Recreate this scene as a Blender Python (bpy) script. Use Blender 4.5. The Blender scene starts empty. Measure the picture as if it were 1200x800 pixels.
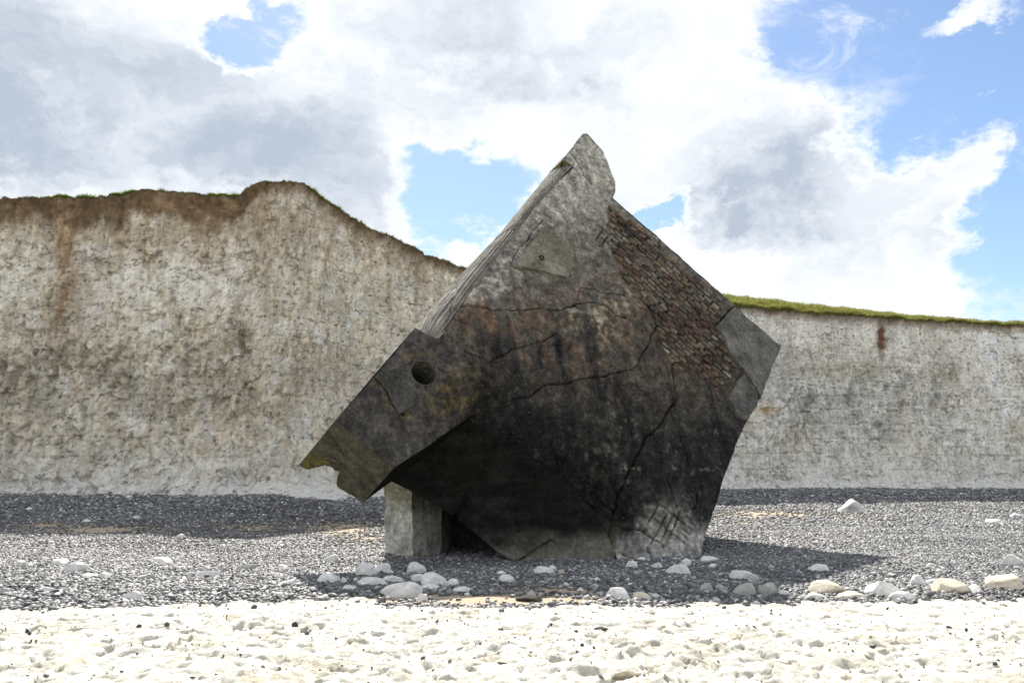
import bpy, math, random
import numpy as np
from mathutils import Vector

random.seed(7)
scene = bpy.context.scene
C = scene.collection

# ------------------------------------------------------------------ camera
CAM_H = 1.7
FPX = 1000.0                      # focal length in photo pixels (photo 1200 x 800)
PITCH = math.atan(172 / FPX)
cam_d = bpy.data.cameras.new('camera')
cam_d.sensor_width = 36.0
cam_d.lens = 36.0 * FPX / 1200.0
cam_d.clip_start = 0.1
cam_d.clip_end = 3000.0
cam = bpy.data.objects.new('camera', cam_d)
cam.location = (0, 0, CAM_H)
cam.rotation_euler = (math.pi / 2 + PITCH, 0, 0)
C.objects.link(cam)
scene.camera = cam
CP, SP = math.cos(PITCH), math.sin(PITCH)

# ------------------------------------------------------------------ sky, sun, exposure
SUN_DIR = Vector((-0.15, 0.88, 1.0)).normalized()      # towards the sun
SUN_EL = math.asin(SUN_DIR.z)
SUN_AZ = math.atan2(SUN_DIR.x, SUN_DIR.y)              # clockwise from +Y
world = bpy.data.worlds.new('World')
scene.world = world
world.use_nodes = True
SKY_STRENGTH = 0.085
scene.view_settings.view_transform = 'Standard'
scene.view_settings.look = 'None'
scene.view_settings.exposure = 0.92
scene.view_settings.gamma = 1.0
scene.view_settings.use_curve_mapping = False
scene.render.engine = 'CYCLES'
scene.cycles.use_denoising = True
scene.cycles.max_bounces = 6
scene.cycles.diffuse_bounces = 4
scene.cycles.glossy_bounces = 2

sun_d = bpy.data.lights.new('sun', 'SUN')
sun_d.energy = 5.0
sun_d.angle = math.radians(0.53)
sun_d.color = (1.0, 0.95, 0.87)
sun = bpy.data.objects.new('sun', sun_d)
sun.rotation_euler = (-SUN_DIR).to_track_quat('-Z', 'Y').to_euler()
sun.location = (0, 0, 60)
C.objects.link(sun)


def pix_dir(px, py):
    cx, cy = (px - 600) / FPX, (400 - py) / FPX
    return Vector((cx, CP - cy * SP, SP + cy * CP))


def build_sky():
    nt = world.node_tree
    N, L = nt.nodes, nt.links
    N.clear()
    out = N.new('ShaderNodeOutputWorld')
    bg = N.new('ShaderNodeBackground')
    bg.inputs['Strength'].default_value = SKY_STRENGTH
    L.new(bg.outputs[0], out.inputs[0])
    sky = N.new('ShaderNodeTexSky')
    sky.sky_type = 'NISHITA'
    sky.sun_disc = False
    sky.sun_elevation = SUN_EL
    sky.sun_rotation = SUN_AZ
    sky.air_density = 1.0
    sky.dust_density = 0.3
    sky.ozone_density = 2.2
    tc = N.new('ShaderNodeTexCoord')

    def math_(op, a, b=None, clamp=False):
        m = N.new('ShaderNodeMath'); m.operation = op; m.use_clamp = clamp
        for i, v in enumerate((a, b)):
            if v is None: continue
            if isinstance(v, (int, float)): m.inputs[i].default_value = v
            else: L.new(v, m.inputs[i])
        return m.outputs[0]

    def noise(scale, detail, rough, vec, off=0.0, dist=0.0):
        mp = N.new('ShaderNodeMapping')
        mp.inputs['Location'].default_value = (off, off * 0.37, -off * 0.61)
        mp.inputs['Scale'].default_value = (1.0, 1.0, 1.55)
        L.new(vec, mp.inputs[0])
        n = N.new('ShaderNodeTexNoise')
        n.inputs['Scale'].default_value = scale
        n.inputs['Detail'].default_value = detail
        n.inputs['Roughness'].default_value = rough
        n.inputs['Distortion'].default_value = dist
        L.new(mp.outputs[0], n.inputs['Vector'])
        return n

    def ramp(v, a, b, lo=0.0, hi=1.0, smooth=True):
        m = N.new('ShaderNodeMapRange')
        m.interpolation_type = 'SMOOTHSTEP' if smooth else 'LINEAR'
        L.new(v, m.inputs[0])
        m.inputs[1].default_value = a; m.inputs[2].default_value = b
        m.inputs[3].default_value = lo; m.inputs[4].default_value = hi
        return m.outputs[0]
    gen = tc.outputs['Generated']
    # warp the direction so that every cloud edge is ragged
    wn = noise(6.0, 11.0, 0.66, gen, 3.1)
    sub = N.new('ShaderNodeVectorMath'); sub.operation = 'SUBTRACT'
    L.new(wn.outputs['Color'], sub.inputs[0]); sub.inputs[1].default_value = (0.5, 0.5, 0.5)
    scl = N.new('ShaderNodeVectorMath'); scl.operation = 'SCALE'
    L.new(sub.outputs[0], scl.inputs[0]); scl.inputs['Scale'].default_value = 0.21
    add = N.new('ShaderNodeVectorMath'); add.operation = 'ADD'
    L.new(gen, add.inputs[0]); L.new(scl.outputs[0], add.inputs[1])
    warped = add.outputs[0]

    def blob(px, py, rx, ry, vec):
        d = pix_dir(px, py).normalized()
        s = N.new('ShaderNodeVectorMath'); s.operation = 'SUBTRACT'
        L.new(vec, s.inputs[0]); s.inputs[1].default_value = d
        m = N.new('ShaderNodeVectorMath'); m.operation = 'MULTIPLY'
        L.new(s.outputs[0], m.inputs[0])
        m.inputs[1].default_value = (FPX / rx, FPX / max(rx, ry), FPX / ry)
        ln = N.new('ShaderNodeVectorMath'); ln.operation = 'LENGTH'
        L.new(m.outputs[0], ln.inputs[0])
        return ramp(ln.outputs['Value'], 1.7, 0.3)
    # openings in the cloud deck: four in view, the rest of the dome follows from the noise below
    holes = [(302, 28, 62, 34), (548, 226, 84, 52), (1010, 15, 170, 60), (1120, 110, 150, 62), (1220, 225, 60, 95), (768, 246, 36, 26), (1090, 60, 200, 70), (930, 60, 60, 40)]
    hsum = None
    for h in holes:
        b = blob(*h, warped)
        hsum = b if hsum is None else math_('MAXIMUM', hsum, b)
    deck = None
    for c in [(200, 150, 420, 230), (740, 170, 330, 240), (1080, 200, 120, 95), (950, 320, 320, 90), (1140, 20, 70, 22)]:
        b = blob(*c, warped)
        deck = b if deck is None else math_('MAXIMUM', deck, b)
    base = noise(2.1, 7.0, 0.58, gen, 11.3, 0.25)
    f = math_('ADD', math_('SUBTRACT', base.outputs[0], 0.0), math_('MULTIPLY', deck, 0.27))
    fine = noise(13.0, 8.0, 0.6, gen, 5.0)
    f = math_('ADD', f, math_('MULTIPLY', math_('SUBTRACT', fine.outputs[0], 0.5), 0.16))
    f = math_('SUBTRACT', f, math_('MULTIPLY', hsum, 0.42))
    wisp = noise(8.0, 10.0, 0.68, gen, 47.0, 0.6)
    cover = math_('MAXIMUM', ramp(f, 0.36, 0.52), math_('MULTIPLY', ramp(wisp.outputs[0], 0.56, 0.72), 0.75))
    # cloud brightness: grey thick bellies, white sunlit rims
    belly = None
    for c in [(25, 165, 120, 90, .75), (80, 50, 170, 45, .5), (300, 205, 170, 42, .65), (860, 215, 150, 55, 1.0), (720, 190, 130, 60, .7), (760, 110, 170, 80, .5), (930, 240, 110, 40, .8), (560, 70, 150, 60, .35), (1030, 310, 150, 30, .45), (480, 120, 90, 40, .3)]:
        b = math_('MULTIPLY', blob(*c[:4], warped), c[4])
        belly = b if belly is None else math_('MAXIMUM', belly, b)
    thick = noise(3.4, 8.0, 0.55, warped, 20.0)
    g = math_('ADD', math_('MULTIPLY', belly, math_('ADD', math_('MULTIPLY', ramp(thick.outputs[0], 0.35, 0.62), 0.6), 0.25)), math_('MULTIPLY', ramp(thick.outputs[0], 0.40, 0.68), 0.42))
    puff = noise(9.0, 9.0, 0.6, warped, 33.0)
    g = math_('ADD', g, math_('MULTIPLY', math_('SUBTRACT', puff.outputs[0], 0.47), 0.95))
    g = math_('MULTIPLY', g, ramp(f, 0.44, 0.62), True)
    mixc = N.new('ShaderNodeMix'); mixc.data_type = 'RGBA'
    L.new(g, mixc.inputs['Factor'])
    K = 1.0 / SKY_STRENGTH
    mixc.inputs['A'].default_value = (0.575 * K, 0.59 * K, 0.61 * K, 1)
    mixc.inputs['B'].default_value = (0.275 * K, 0.315 * K, 0.375 * K, 1)
    mix = N.new('ShaderNodeMix'); mix.data_type = 'RGBA'
    L.new(cover, mix.inputs['Factor'])
    L.new(sky.outputs[0], mix.inputs['A'])
    L.new(mixc.outputs['Result'], mix.inputs['B'])
    L.new(mix.outputs['Result'], bg.inputs['Color'])


build_sky()


# ------------------------------------------------------------------ numeric helpers
def at(px, py, Y):
    d = pix_dir(px, py)
    return Vector((0, 0, CAM_H)) + d * (Y / d.y)


def to_pix(P):
    """world points (n,3) -> photo pixel coordinates, used while shaping the traced wall"""
    x, y, z = P[:, 0], P[:, 1], P[:, 2] - CAM_H
    zc = y * CP + z * SP
    yc = -y * SP + z * CP
    return 600 + FPX * x / zc, 400 - FPX * yc / zc


_rng = np.random.RandomState(11)
PERM = _rng.permutation(256).astype(np.int64)
PERM = np.concatenate([PERM, PERM, PERM])
GRAD = _rng.normal(size=(256, 3)); GRAD /= np.linalg.norm(GRAD, axis=1)[:, None]


def perlin(x, y, z=0.0):
    x = np.asarray(x, float); y = np.asarray(y, float)
    z = np.zeros_like(x) + z
    xi, yi, zi = np.floor(x).astype(np.int64), np.floor(y).astype(np.int64), np.floor(z).astype(np.int64)
    xf, yf, zf = x - xi, y - yi, z - zi
    u = xf * xf * xf * (xf * (xf * 6 - 15) + 10)
    v = yf * yf * yf * (yf * (yf * 6 - 15) + 10)
    w = zf * zf * zf * (zf * (zf * 6 - 15) + 10)

    def g(a, b, c):
        h = PERM[PERM[PERM[(xi + a) & 255] + ((yi + b) & 255)] + ((zi + c) & 255)]
        gr = GRAD[h]
        return gr[..., 0] * (xf - a) + gr[..., 1] * (yf - b) + gr[..., 2] * (zf - c)
    x00 = g(0, 0, 0) * (1 - u) + g(1, 0, 0) * u
    x10 = g(0, 1, 0) * (1 - u) + g(1, 1, 0) * u
    if not np.any(zf):
        return (x00 * (1 - v) + x10 * v) * 1.6
    x01 = g(0, 0, 1) * (1 - u) + g(1, 0, 1) * u
    x11 = g(0, 1, 1) * (1 - u) + g(1, 1, 1) * u
    return ((x00 * (1 - v) + x10 * v) * (1 - w) + (x01 * (1 - v) + x11 * v) * w) * 1.6


def fbm(x, y, z=0.0, oct=4, gain=0.5):
    s, a, t = 0.0, 1.0, 0.0
    for o in range(oct):
        k = 2.0 ** o
        s = s + a * perlin(np.asarray(x) * k + 17.3 * o, np.asarray(y) * k - 9.1 * o, z * k if not np.isscalar(z) else z)
        t += a; a *= gain
    return s / t


def hash01(i, j, k=0):
    return PERM[PERM[PERM[i & 255] + (j & 255)] + (k & 255)] / 255.0


def cells(x, y, seed=0):
    """2-D cellular noise: F1, F2-F1, random value of the nearest cell"""
    x = np.asarray(x, float); y = np.asarray(y, float)
    xi, yi = np.floor(x).astype(np.int64), np.floor(y).astype(np.int64)
    f1 = np.full(x.shape, 9.0); f2 = np.full(x.shape, 9.0); val = np.zeros(x.shape)
    for a in (-1, 0, 1):
        for b in (-1, 0, 1):
            ci, cj = xi + a, yi + b
            px = ci + 0.1 + 0.8 * hash01(ci, cj, seed)
            py = cj + 0.1 + 0.8 * hash01(ci, cj, seed + 57)
            d = np.hypot(px - x, py - y)
            near = d < f1
            f2 = np.where(near, f1, np.minimum(f2, d))
            val = np.where(near, hash01(ci, cj, seed + 101), val)
            f1 = np.where(near, d, f1)
    return f1, f2 - f1, val


def facets(x, y, seed):
    """broken-rock relief: every cell a tilted plane of its own"""
    xi, yi = np.floor(x).astype(np.int64), np.floor(y).astype(np.int64)
    f1 = np.full(x.shape, 9.0); out = np.zeros(x.shape)
    for a in (-1, 0, 1):
        for b in (-1, 0, 1):
            ci, cj = xi + a, yi + b
            dx = x - (ci + 0.1 + 0.8 * hash01(ci, cj, seed)); dy = y - (cj + 0.1 + 0.8 * hash01(ci, cj, seed + 57))
            dd = dx * dx + dy * dy
            near = dd < f1
            pl = (hash01(ci, cj, seed + 101) - 0.5) + dx * 1.6 * (hash01(ci, cj, seed + 13) - 0.5) + dy * 1.6 * (hash01(ci, cj, seed + 29) - 0.5)
            out = np.where(near, pl, out); f1 = np.where(near, dd, f1)
    return out


def sstep(a, b, x):
    t = np.clip((np.asarray(x, float) - a) / (b - a), 0, 1)
    return t * t * (3 - 2 * t)


def lerp(a, b, t):
    return a + (b - a) * t


def mixc(col, new, m):
    """blend rgb array towards colour new with mask m"""
    m = np.clip(m, 0, 1)[..., None]
    return col * (1 - m) + np.asarray(new, float) * m


# ------------------------------------------------------------------ mesh helpers
def mesh_obj(name, verts, faces, mat, parent=None, smooth=True, col=None, link=True):
    me = bpy.data.meshes.new(name)
    if isinstance(faces, np.ndarray):
        nf, k = faces.shape
        me.vertices.add(len(verts)); me.vertices.foreach_set('co', np.asarray(verts, np.float32).ravel())
        me.loops.add(nf * k); me.loops.foreach_set('vertex_index', faces.astype(np.int32).ravel())
        me.polygons.add(nf)
        me.polygons.foreach_set('loop_start', np.arange(0, nf * k, k, dtype=np.int32))
        me.update(calc_edges=True); me.validate()
    else:
        me.from_pydata([tuple(v) for v in verts], [], [tuple(f) for f in faces]); me.update()
    if smooth:
        me.polygons.foreach_set('use_smooth', np.ones(len(me.polygons), bool))
    if col is not None:
        a = me.color_attributes.new('Col', 'FLOAT_COLOR', 'POINT')
        rgba = np.ones((len(me.vertices), 4), np.float32); rgba[:, :3] = col
        a.data.foreach_set('color', rgba.ravel())
    me.materials.append(mat)
    o = bpy.data.objects.new(name, me)
    C.objects.link(o)
    if parent is not None: o.parent = parent
    return o


def grid_faces(nr, nc):
    i = np.arange(nr - 1)[:, None] * nc + np.arange(nc - 1)[None, :]
    return np.stack([i, i + 1, i + nc + 1, i + nc], -1).reshape(-1, 4)


def tag(o, label=None, cat=None, group=None, kind=None):
    if label: o['label'] = label
    if cat: o['category'] = cat
    if group: o['group'] = group
    if kind: o['kind'] = kind
    return o


# ------------------------------------------------------------------ materials
def new_mat(name, rough=0.9, spec=0.2):
    m = bpy.data.materials.new(name); m.use_nodes = True
    nt = m.node_tree
    b = nt.nodes['Principled BSDF']
    b.inputs['Roughness'].default_value = rough
    b.inputs['Specular IOR Level'].default_value = spec
    return m, nt, b


def nd(nt, typ, **kw):
    n = nt.nodes.new(typ)
    for k, v in kw.items(): setattr(n, k, v)
    return n


def noise_node(nt, scale, detail=5.0, rough=0.6, vec=None, stretch=None):
    n = nd(nt, 'ShaderNodeTexNoise')
    n.inputs['Scale'].default_value = scale
    n.inputs['Detail'].default_value = detail
    n.inputs['Roughness'].default_value = rough
    g = nd(nt, 'ShaderNodeNewGeometry')
    src = g.outputs['Position'] if vec is None else vec
    if stretch:
        mp = nd(nt, 'ShaderNodeMapping'); mp.inputs['Scale'].default_value = stretch
        nt.links.new(src, mp.inputs[0]); src = mp.outputs[0]
    nt.links.new(src, n.inputs['Vector'])
    return n


def maprange(nt, v, a, b, lo, hi):
    m = nd(nt, 'ShaderNodeMapRange')
    nt.links.new(v, m.inputs[0])
    for i, q in enumerate((a, b, lo, hi)): m.inputs[i + 1].default_value = q
    return m.outputs[0]


def mul_col(nt, col, fac):
    v = nd(nt, 'ShaderNodeVectorMath', operation='SCALE')
    nt.links.new(col, v.inputs[0]); nt.links.new(fac, v.inputs['Scale'])
    return v.outputs[0]


def mix_rgb(nt, fac, a, b):
    m = nd(nt, 'ShaderNodeMix', data_type='RGBA')
    for s, v in (('Factor', fac), ('A', a), ('B', b)):
        if isinstance(v, (tuple, float, int)):
            m.inputs[s].default_value = v if not isinstance(v, tuple) else (*v, 1)[:4]
        else: nt.links.new(v, m.inputs[s])
    return m.outputs['Result']


def bump(nt, bsdf, height, strength, dist):
    b = nd(nt, 'ShaderNodeBump')
    b.inputs['Strength'].default_value = strength
    b.inputs['Distance'].default_value = dist
    nt.links.new(height, b.inputs['Height'])
    nt.links.new(b.outputs[0], bsdf.inputs['Normal'])


def painted(name, scale, lo, hi, bump_scale, bump_d, rough=0.92, spec=0.15, speck=None, stretch=None, blotch=None):
    """vertex colour (what the thing itself is stained with) broken up by fine noise, with fine relief"""
    m, nt, b = new_mat(name, rough, spec)
    a = nd(nt, 'ShaderNodeVertexColor', layer_name='Col')
    n = noise_node(nt, scale, 8.0, 0.68, stretch=stretch)
    c = mul_col(nt, a.outputs[0], maprange(nt, n.outputs[0], 0.3, 0.7, lo, hi))
    if blotch:
        b_scale, b_lo, b_hi = blotch
        c = mul_col(nt, c, maprange(nt, noise_node(nt, b_scale, 6.0, 0.7).outputs[0], 0.32, 0.68, b_lo, b_hi))
    if speck:
        s_scale, thr, scol = speck
        sn = noise_node(nt, s_scale, 3.0, 0.6)
        c = mix_rgb(nt, maprange(nt, sn.outputs[0], thr, thr + 0.05, 0.0, 0.8), c, scol)
    nt.links.new(c, b.inputs['Base Color'])
    bn = noise_node(nt, bump_scale, 8.0, 0.7, stretch=stretch)
    bump(nt, b, bn.outputs[0], 1.0, bump_d)
    return m


def cliff_material():
    m, nt, b = new_mat('chalk_cliff_face', 0.95, 0.1)
    a = nd(nt, 'ShaderNodeVertexColor', layer_name='Col')
    n1 = noise_node(nt, 5.0, 10.0, 0.72)
    c = mul_col(nt, a.outputs[0], maprange(nt, n1.outputs[0], 0.3, 0.7, 0.80, 1.18))
    n2 = noise_node(nt, 3.0, 8.0, 0.7, stretch=(1.6, 1.6, 0.22))
    c = mul_col(nt, c, maprange(nt, n2.outputs[0], 0.32, 0.68, 0.80, 1.16))
    # thin joints: mostly upright, some along the bedding, broken up by noise
    g = nd(nt, 'ShaderNodeNewGeometry')
    wob = noise_node(nt, 1.3, 6.0, 0.65)
    sub = nd(nt, 'ShaderNodeVectorMath', operation='MULTIPLY_ADD')
    nt.links.new(wob.outputs['Color'], sub.inputs[0]); sub.inputs[1].default_value = (1.1, 1.1, 1.1)
    nt.links.new(g.outputs['Position'], sub.inputs[2])
    for scale, st_, wd, amt, thr in ((1.0, (1.5, 1.5, 0.62), 0.055, 0.75, 0.49), (1.0, (3.6, 3.6, 2.2), 0.08, 0.32, 0.50), (1.0, (0.30, 0.30, 1.25), 0.04, 0.6, 0.49)):
        mp = nd(nt, 'ShaderNodeMapping'); mp.inputs['Scale'].default_value = st_
        nt.links.new(sub.outputs[0], mp.inputs[0])
        v = nd(nt, 'ShaderNodeTexVoronoi', feature='DISTANCE_TO_EDGE'); v.inputs['Scale'].default_value = scale
        nt.links.new(mp.outputs[0], v.inputs['Vector'])
        line = maprange(nt, v.outputs['Distance'], 0.0, wd, amt, 0.0)
        brk = maprange(nt, noise_node(nt, 0.9, 4.0, 0.6, stretch=(1, 1, 1.0 + st_[0])).outputs[0], thr, thr + 0.06, 0.0, 1.0)
        mm = nd(nt, 'ShaderNodeMath', operation='MULTIPLY')
        nt.links.new(line, mm.inputs[0]); nt.links.new(brk, mm.inputs[1])
        c = mix_rgb(nt, mm.outputs[0], c, (0.13, 0.11, 0.075))
    nt.links.new(c, b.inputs['Base Color'])
    bn = noise_node(nt, 6.0, 9.0, 0.72)
    bump(nt, b, bn.outputs[0], 1.0, 0.12)
    return m


M_CLIFF = cliff_material()
M_CHALK = painted('sea_worn_chalk', 14.0, 0.72, 1.12, 26.0, 0.03)
M_BEACH = painted('beach_gravel', 28.0, 0.5, 1.45, 40.0, 0.02)
M_WALL = painted('weathered_concrete', 11.0, 0.55, 1.5, 24.0, 0.025, 0.92, 0.04, speck=(30.0, 0.665, (0.26, 0.25, 0.225)), blotch=(2.6, 0.55, 1.45))
M_PLAIN = painted('board_marked_concrete', 12.0, 0.55, 1.45, 26.0, 0.02, 0.92, 0.04, blotch=(2.2, 0.5, 1.45))
M_MEADOW = painted('meadow', 6.0, 0.6, 1.4, 12.0, 0.05)
M_ROCK = painted('chalk_boulder', 16.0, 0.8, 1.12, 20.0, 0.02)


def pebble_material(name, stops):
    m, nt, b = new_mat(name, 0.6, 0.45)
    a = nd(nt, 'ShaderNodeAttribute', attribute_type='INSTANCER', attribute_name='tone')
    r = nd(nt, 'ShaderNodeValToRGB')
    r.color_ramp.interpolation = 'LINEAR'
    el = r.color_ramp.elements
    while len(el) < len(stops): el.new(0.5)
    for e, (p, c) in zip(el, stops): e.position = p; e.color = (*c, 1)
    nt.links.new(a.outputs['Fac'], r.inputs[0])
    n = noise_node(nt, 30.0, 4.0, 0.6)
    c = mul_col(nt, r.outputs[0], maprange(nt, n.outputs[0], 0.3, 0.7, 0.75, 1.2))
    nt.links.new(c, b.inputs['Base Color'])
    return m


M_SHINGLE = pebble_material('flint_shingle', [(0.0, (0.045, 0.046, 0.050)), (0.4, (0.112, 0.113, 0.118)), (0.72, (0.25, 0.246, 0.24)), (0.86, (0.42, 0.41, 0.39)), (1.0, (0.72, 0.70, 0.66))])
M_FLINT = pebble_material('dark_flint', [(0.0, (0.02, 0.021, 0.022)), (0.6, (0.07, 0.07, 0.065)), (1.0, (0.25, 0.23, 0.19))])

# ------------------------------------------------------------------ the lie of the land
# cliff foot: photo column, distance; crest: photo column, row, and how far the face leans back
FOOT = np.array([(-900, 34), (-400, 36.5), (-150, 37.6), (0, 38), (150, 38), (290, 37.4), (345, 37.6), (420, 40.5), (540, 44.5), (700, 48.5), (850, 51.3), (1000, 52.6), (1200, 53.2), (1500, 53.5), (2100, 52)], float)
CREST = np.array([(-900, 246), (-400, 240), (-60, 237), (0, 236), (50, 234.5), (100, 232), (122, 224), (150, 228), (180, 230), (220, 232), (246, 234), (258, 225), (285, 219), (318, 219), (345, 222), (362, 230), (390, 246), (420, 263), (450, 277), (480, 291), (510, 303), (540, 315), (600, 330), (700, 345), (850, 357), (900, 362), (960, 367), (1040, 373), (1100, 377), (1200, 382), (1500, 388), (2100, 380)], float)


def foot_depth_px(px): return np.interp(px, FOOT[:, 0], FOOT[:, 1])


_fx = (FOOT[:, 0] - 600) / FPX * FOOT[:, 1] * CP


def foot_depth(X): return np.interp(X, _fx, FOOT[:, 1])


def chalk_edge(X):
    """distance at which the chalk platform dives under the shingle"""
    X = np.asarray(X, float)
    px = X / 13.3 * FPX + 600
    e = np.interp(px, [-200, 0, 120, 200, 330, 420, 470, 600, 720, 800, 900, 1000, 1200, 1400], [12.6, 12.75, 12.9, 13.1, 13.6, 13.9, 13.0, 12.75, 13.0, 13.5, 13.3, 13.5, 13.9, 13.9])
    return e + 0.35 * perlin(X * 1.3, X * 0 + 3.3) + 0.18 * perlin(X * 4.1, X * 0 + 8.3)


def beach_z(X, Y):
    X = np.asarray(X, float); Y = np.asarray(Y, float)
    t = Y / foot_depth(X)
    right = sstep(-6, 10, X)
    zl = np.interp(t, [0, .33, .40, .5, .62, .70, .80, .9, 1.0, 1.2], [-.10, -.05, .05, .13, .26, .38, .80, 1.22, 1.48, 1.5])
    zr = np.interp(t, [0, .25, .34, .45, .62, .72, .80, .9, 1.0, 1.2], [-.10, -.05, .09, .20, .42, .64, .92, 1.4, 1.70, 1.75])
    z = zl * (1 - right) + zr * right
    return z + 0.05 * perlin(X * 0.35, Y * 0.35) + 0.025 * perlin(X * 1.3 + 5, Y * 1.3)


def ground_hit(px, py):
    d = pix_dir(px, py)
    Y = 8.0
    for _ in range(3000):
        P = Vector((0, 0, CAM_H)) + d * (Y / d.y)
        gz = float(max(beach_z(P.x, Y), 0.02 if Y < chalk_edge(P.x) else -9))
        if P.z <= gz: return Vector((P.x, P.y, gz))
        Y += 0.03 if Y < 24 else 0.06
        if Y > 60: break
    return P


# ------------------------------------------------------------------ beach sheet
def sand_mask(X, Y):
    """sand showing through the shingle"""
    P = np.stack([X, Y, beach_z(X, Y)], -1).reshape(-1, 3)
    u, v = to_pix(P)
    m = np.zeros(u.shape)
    for (cx, cy, rx, ry, s) in [(110, 621, 95, 7, 1.0), (60, 616, 60, 5, .8), (300, 618, 60, 6, .8), (400, 620, 55, 11, 1.0), (430, 632, 40, 7, .9), (560, 703, 210, 8, 1.2), (650, 693, 90, 6, 1.0), (900, 603, 90, 7, .9), (990, 606, 60, 5, .7), (870, 612, 40, 6, .6), (1130, 600, 60, 4, .5), (1170, 694, 60, 5, .6), (1040, 698, 60, 5, .6), (240, 632, 50, 4, .4)]:
        m = np.maximum(m, s * np.exp(-(((u - cx) / rx) ** 2 + ((v - cy) / ry) ** 2)))
    m = m.reshape(X.shape)
    return np.clip(m + 0.35 * fbm(X * 0.9, Y * 0.9, oct=4) * (m > 0.05), 0, 1)


def build_beach():
    ys = np.concatenate([np.arange(11.5, 24, 0.09), np.arange(24, 58, 0.18)])
    xs = np.arange(-46, 52, 0.14)
    Yg, Xg = np.meshgrid(ys, xs, indexing='ij')
    Z = beach_z(Xg, Yg)
    e = chalk_edge(Xg)
    Z = Z - 0.35 * sstep(0.25, -0.5, Yg - e)
    s = sand_mask(Xg, Yg)
    col = np.zeros(Xg.shape + (3,)) + np.array([0.085, 0.083, 0.083])
    col = mixc(col, (0.42, 0.345, 0.25), s * 1.1)
    P = np.stack([Xg, Yg, Z], -1).reshape(-1, 3)
    o = mesh_obj('beach', P, grid_faces(len(ys), len(xs)), M_BEACH, col=col.reshape(-1, 3))
    tag(o, 'grey shingle and sand beach rising to the cliff foot', kind='structure')
    # the far reaches on both sides and behind the camera
    v = [(-400, -300, -0.5), (400, -300, -0.5), (400, 60, -0.5), (-400, 60, -0.5)]
    o = mesh_obj('foreshore', v, [(0, 1, 2, 3)], M_CHALK, smooth=False, col=np.full((4, 3), 0.55))
    tag(o, 'bare chalk foreshore stretching away around the beach', kind='structure')


build_beach()


# ------------------------------------------------------------------ chalk platform in the foreground
def chalk_height(X, Y):
    wx = X + 0.25 * perlin(X * 1.2, Y * 1.2, 4.4); wy = Y + 0.25 * perlin(X * 1.2 + 9, Y * 1.2, 7.7)
    r1 = facets(wx * 1.5 + 0.3 * wy, wy * 2.3, 3)
    r2 = facets(wx * 3.9 - 0.4 * wy, wy * 5.2, 9)
    f1b, eb, vb = cells(wx * 3.1 + 7, wy * 3.6, 15)
    f1a, ea, va = cells(wx * 1.7, wy * 2.1, 33)
    rid = (0.5 - np.abs(fbm(X * 1.3 + 3, Y * 2.0, oct=5, gain=0.62)) * 2.2)
    knob = 0.030 * r1 + 0.024 * r2 + (0.5 - f1b) * 0.075 * (vb - 0.2) + (0.5 - f1a) * 0.10 * (va - 0.1) + 0.05 * rid
    r3 = facets(X * 10.5 + 0.5 * wx, Y * 12.0, 27)
    big = 0.075 * fbm(X * 0.55, Y * 0.8, oct=3)
    fine = 0.014 * r3 + 0.04 * fbm(X * 4.2, Y * 5.0, oct=5, gain=0.66)
    pitn = fbm(X * 3.4 + 40, Y * 4.2, oct=2)
    p2 = fbm(X * 7 + 4, Y * 8, oct=2)
    pits = -0.08 * sstep(0.22, 0.42, pitn) - 0.045 * sstep(0.26, 0.40, p2)
    rough = 0.45 + 0.75 * sstep(13.5, 9.5, Y) + 0.4 * perlin(X * 0.4 + 2, Y * 0.5)
    return (knob + pits) * np.clip(rough, 0.25, 1.3) + big + fine, pitn, p2, vb


def build_platform():
    ys = np.concatenate([np.arange(4.0, 6.5, 0.05), np.arange(6.5, 14.6, 0.024)])
    xs = np.arange(-14.5, 14.6, 0.031)
    Yg, Xg = np.meshgrid(ys, xs, indexing='ij')
    h, pitn, f1, v = chalk_height(Xg, Yg)
    e = chalk_edge(Xg)
    Z = 0.0 + h - 0.30 * sstep(-0.25, 0.8, Yg - e)
    col = np.zeros(Xg.shape + (3,)) + np.array([0.665, 0.64, 0.565])
    algae = sstep(0.0, 0.4, fbm(Xg * 0.8 + 7, Yg * 1.4, oct=5, gain=0.6)) * 0.6
    col = mixc(col, (0.52, 0.475, 0.365), algae)
    ochre = sstep(0.25, 0.5, fbm(Xg * 1.5 + 31, Yg * 2.4, oct=3))
    col = mixc(col, (0.60, 0.50, 0.34), ochre * 0.55)
    crust = sstep(0.30, 0.55, fbm(Xg * 2.6 + 71, Yg * 3.4 + 9, oct=4))
    col = mixc(col, (0.30, 0.28, 0.23), crust * 0.7)
    col = mixc(col, (0.34, 0.31, 0.25), sstep(0.30, 0.42, f1) * 0.75 + 0.35 * sstep(0.26, 0.45, pitn))  # pit floors coloured darker, deepening their shade
    P = np.stack([Xg, Yg, Z], -1).reshape(-1, 3)
    o = mesh_obj('chalk_platform', P, grid_faces(len(ys), len(xs)), M_CHALK, col=col.reshape(-1, 3))
    tag(o, 'bumpy white chalk rock platform across the foreground', kind='structure')


build_platform()


def platform_z(X, Y):
    h, _, _, _ = chalk_height(np.asarray([X], float), np.asarray([Y], float))
    return float(h[0])


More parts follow.
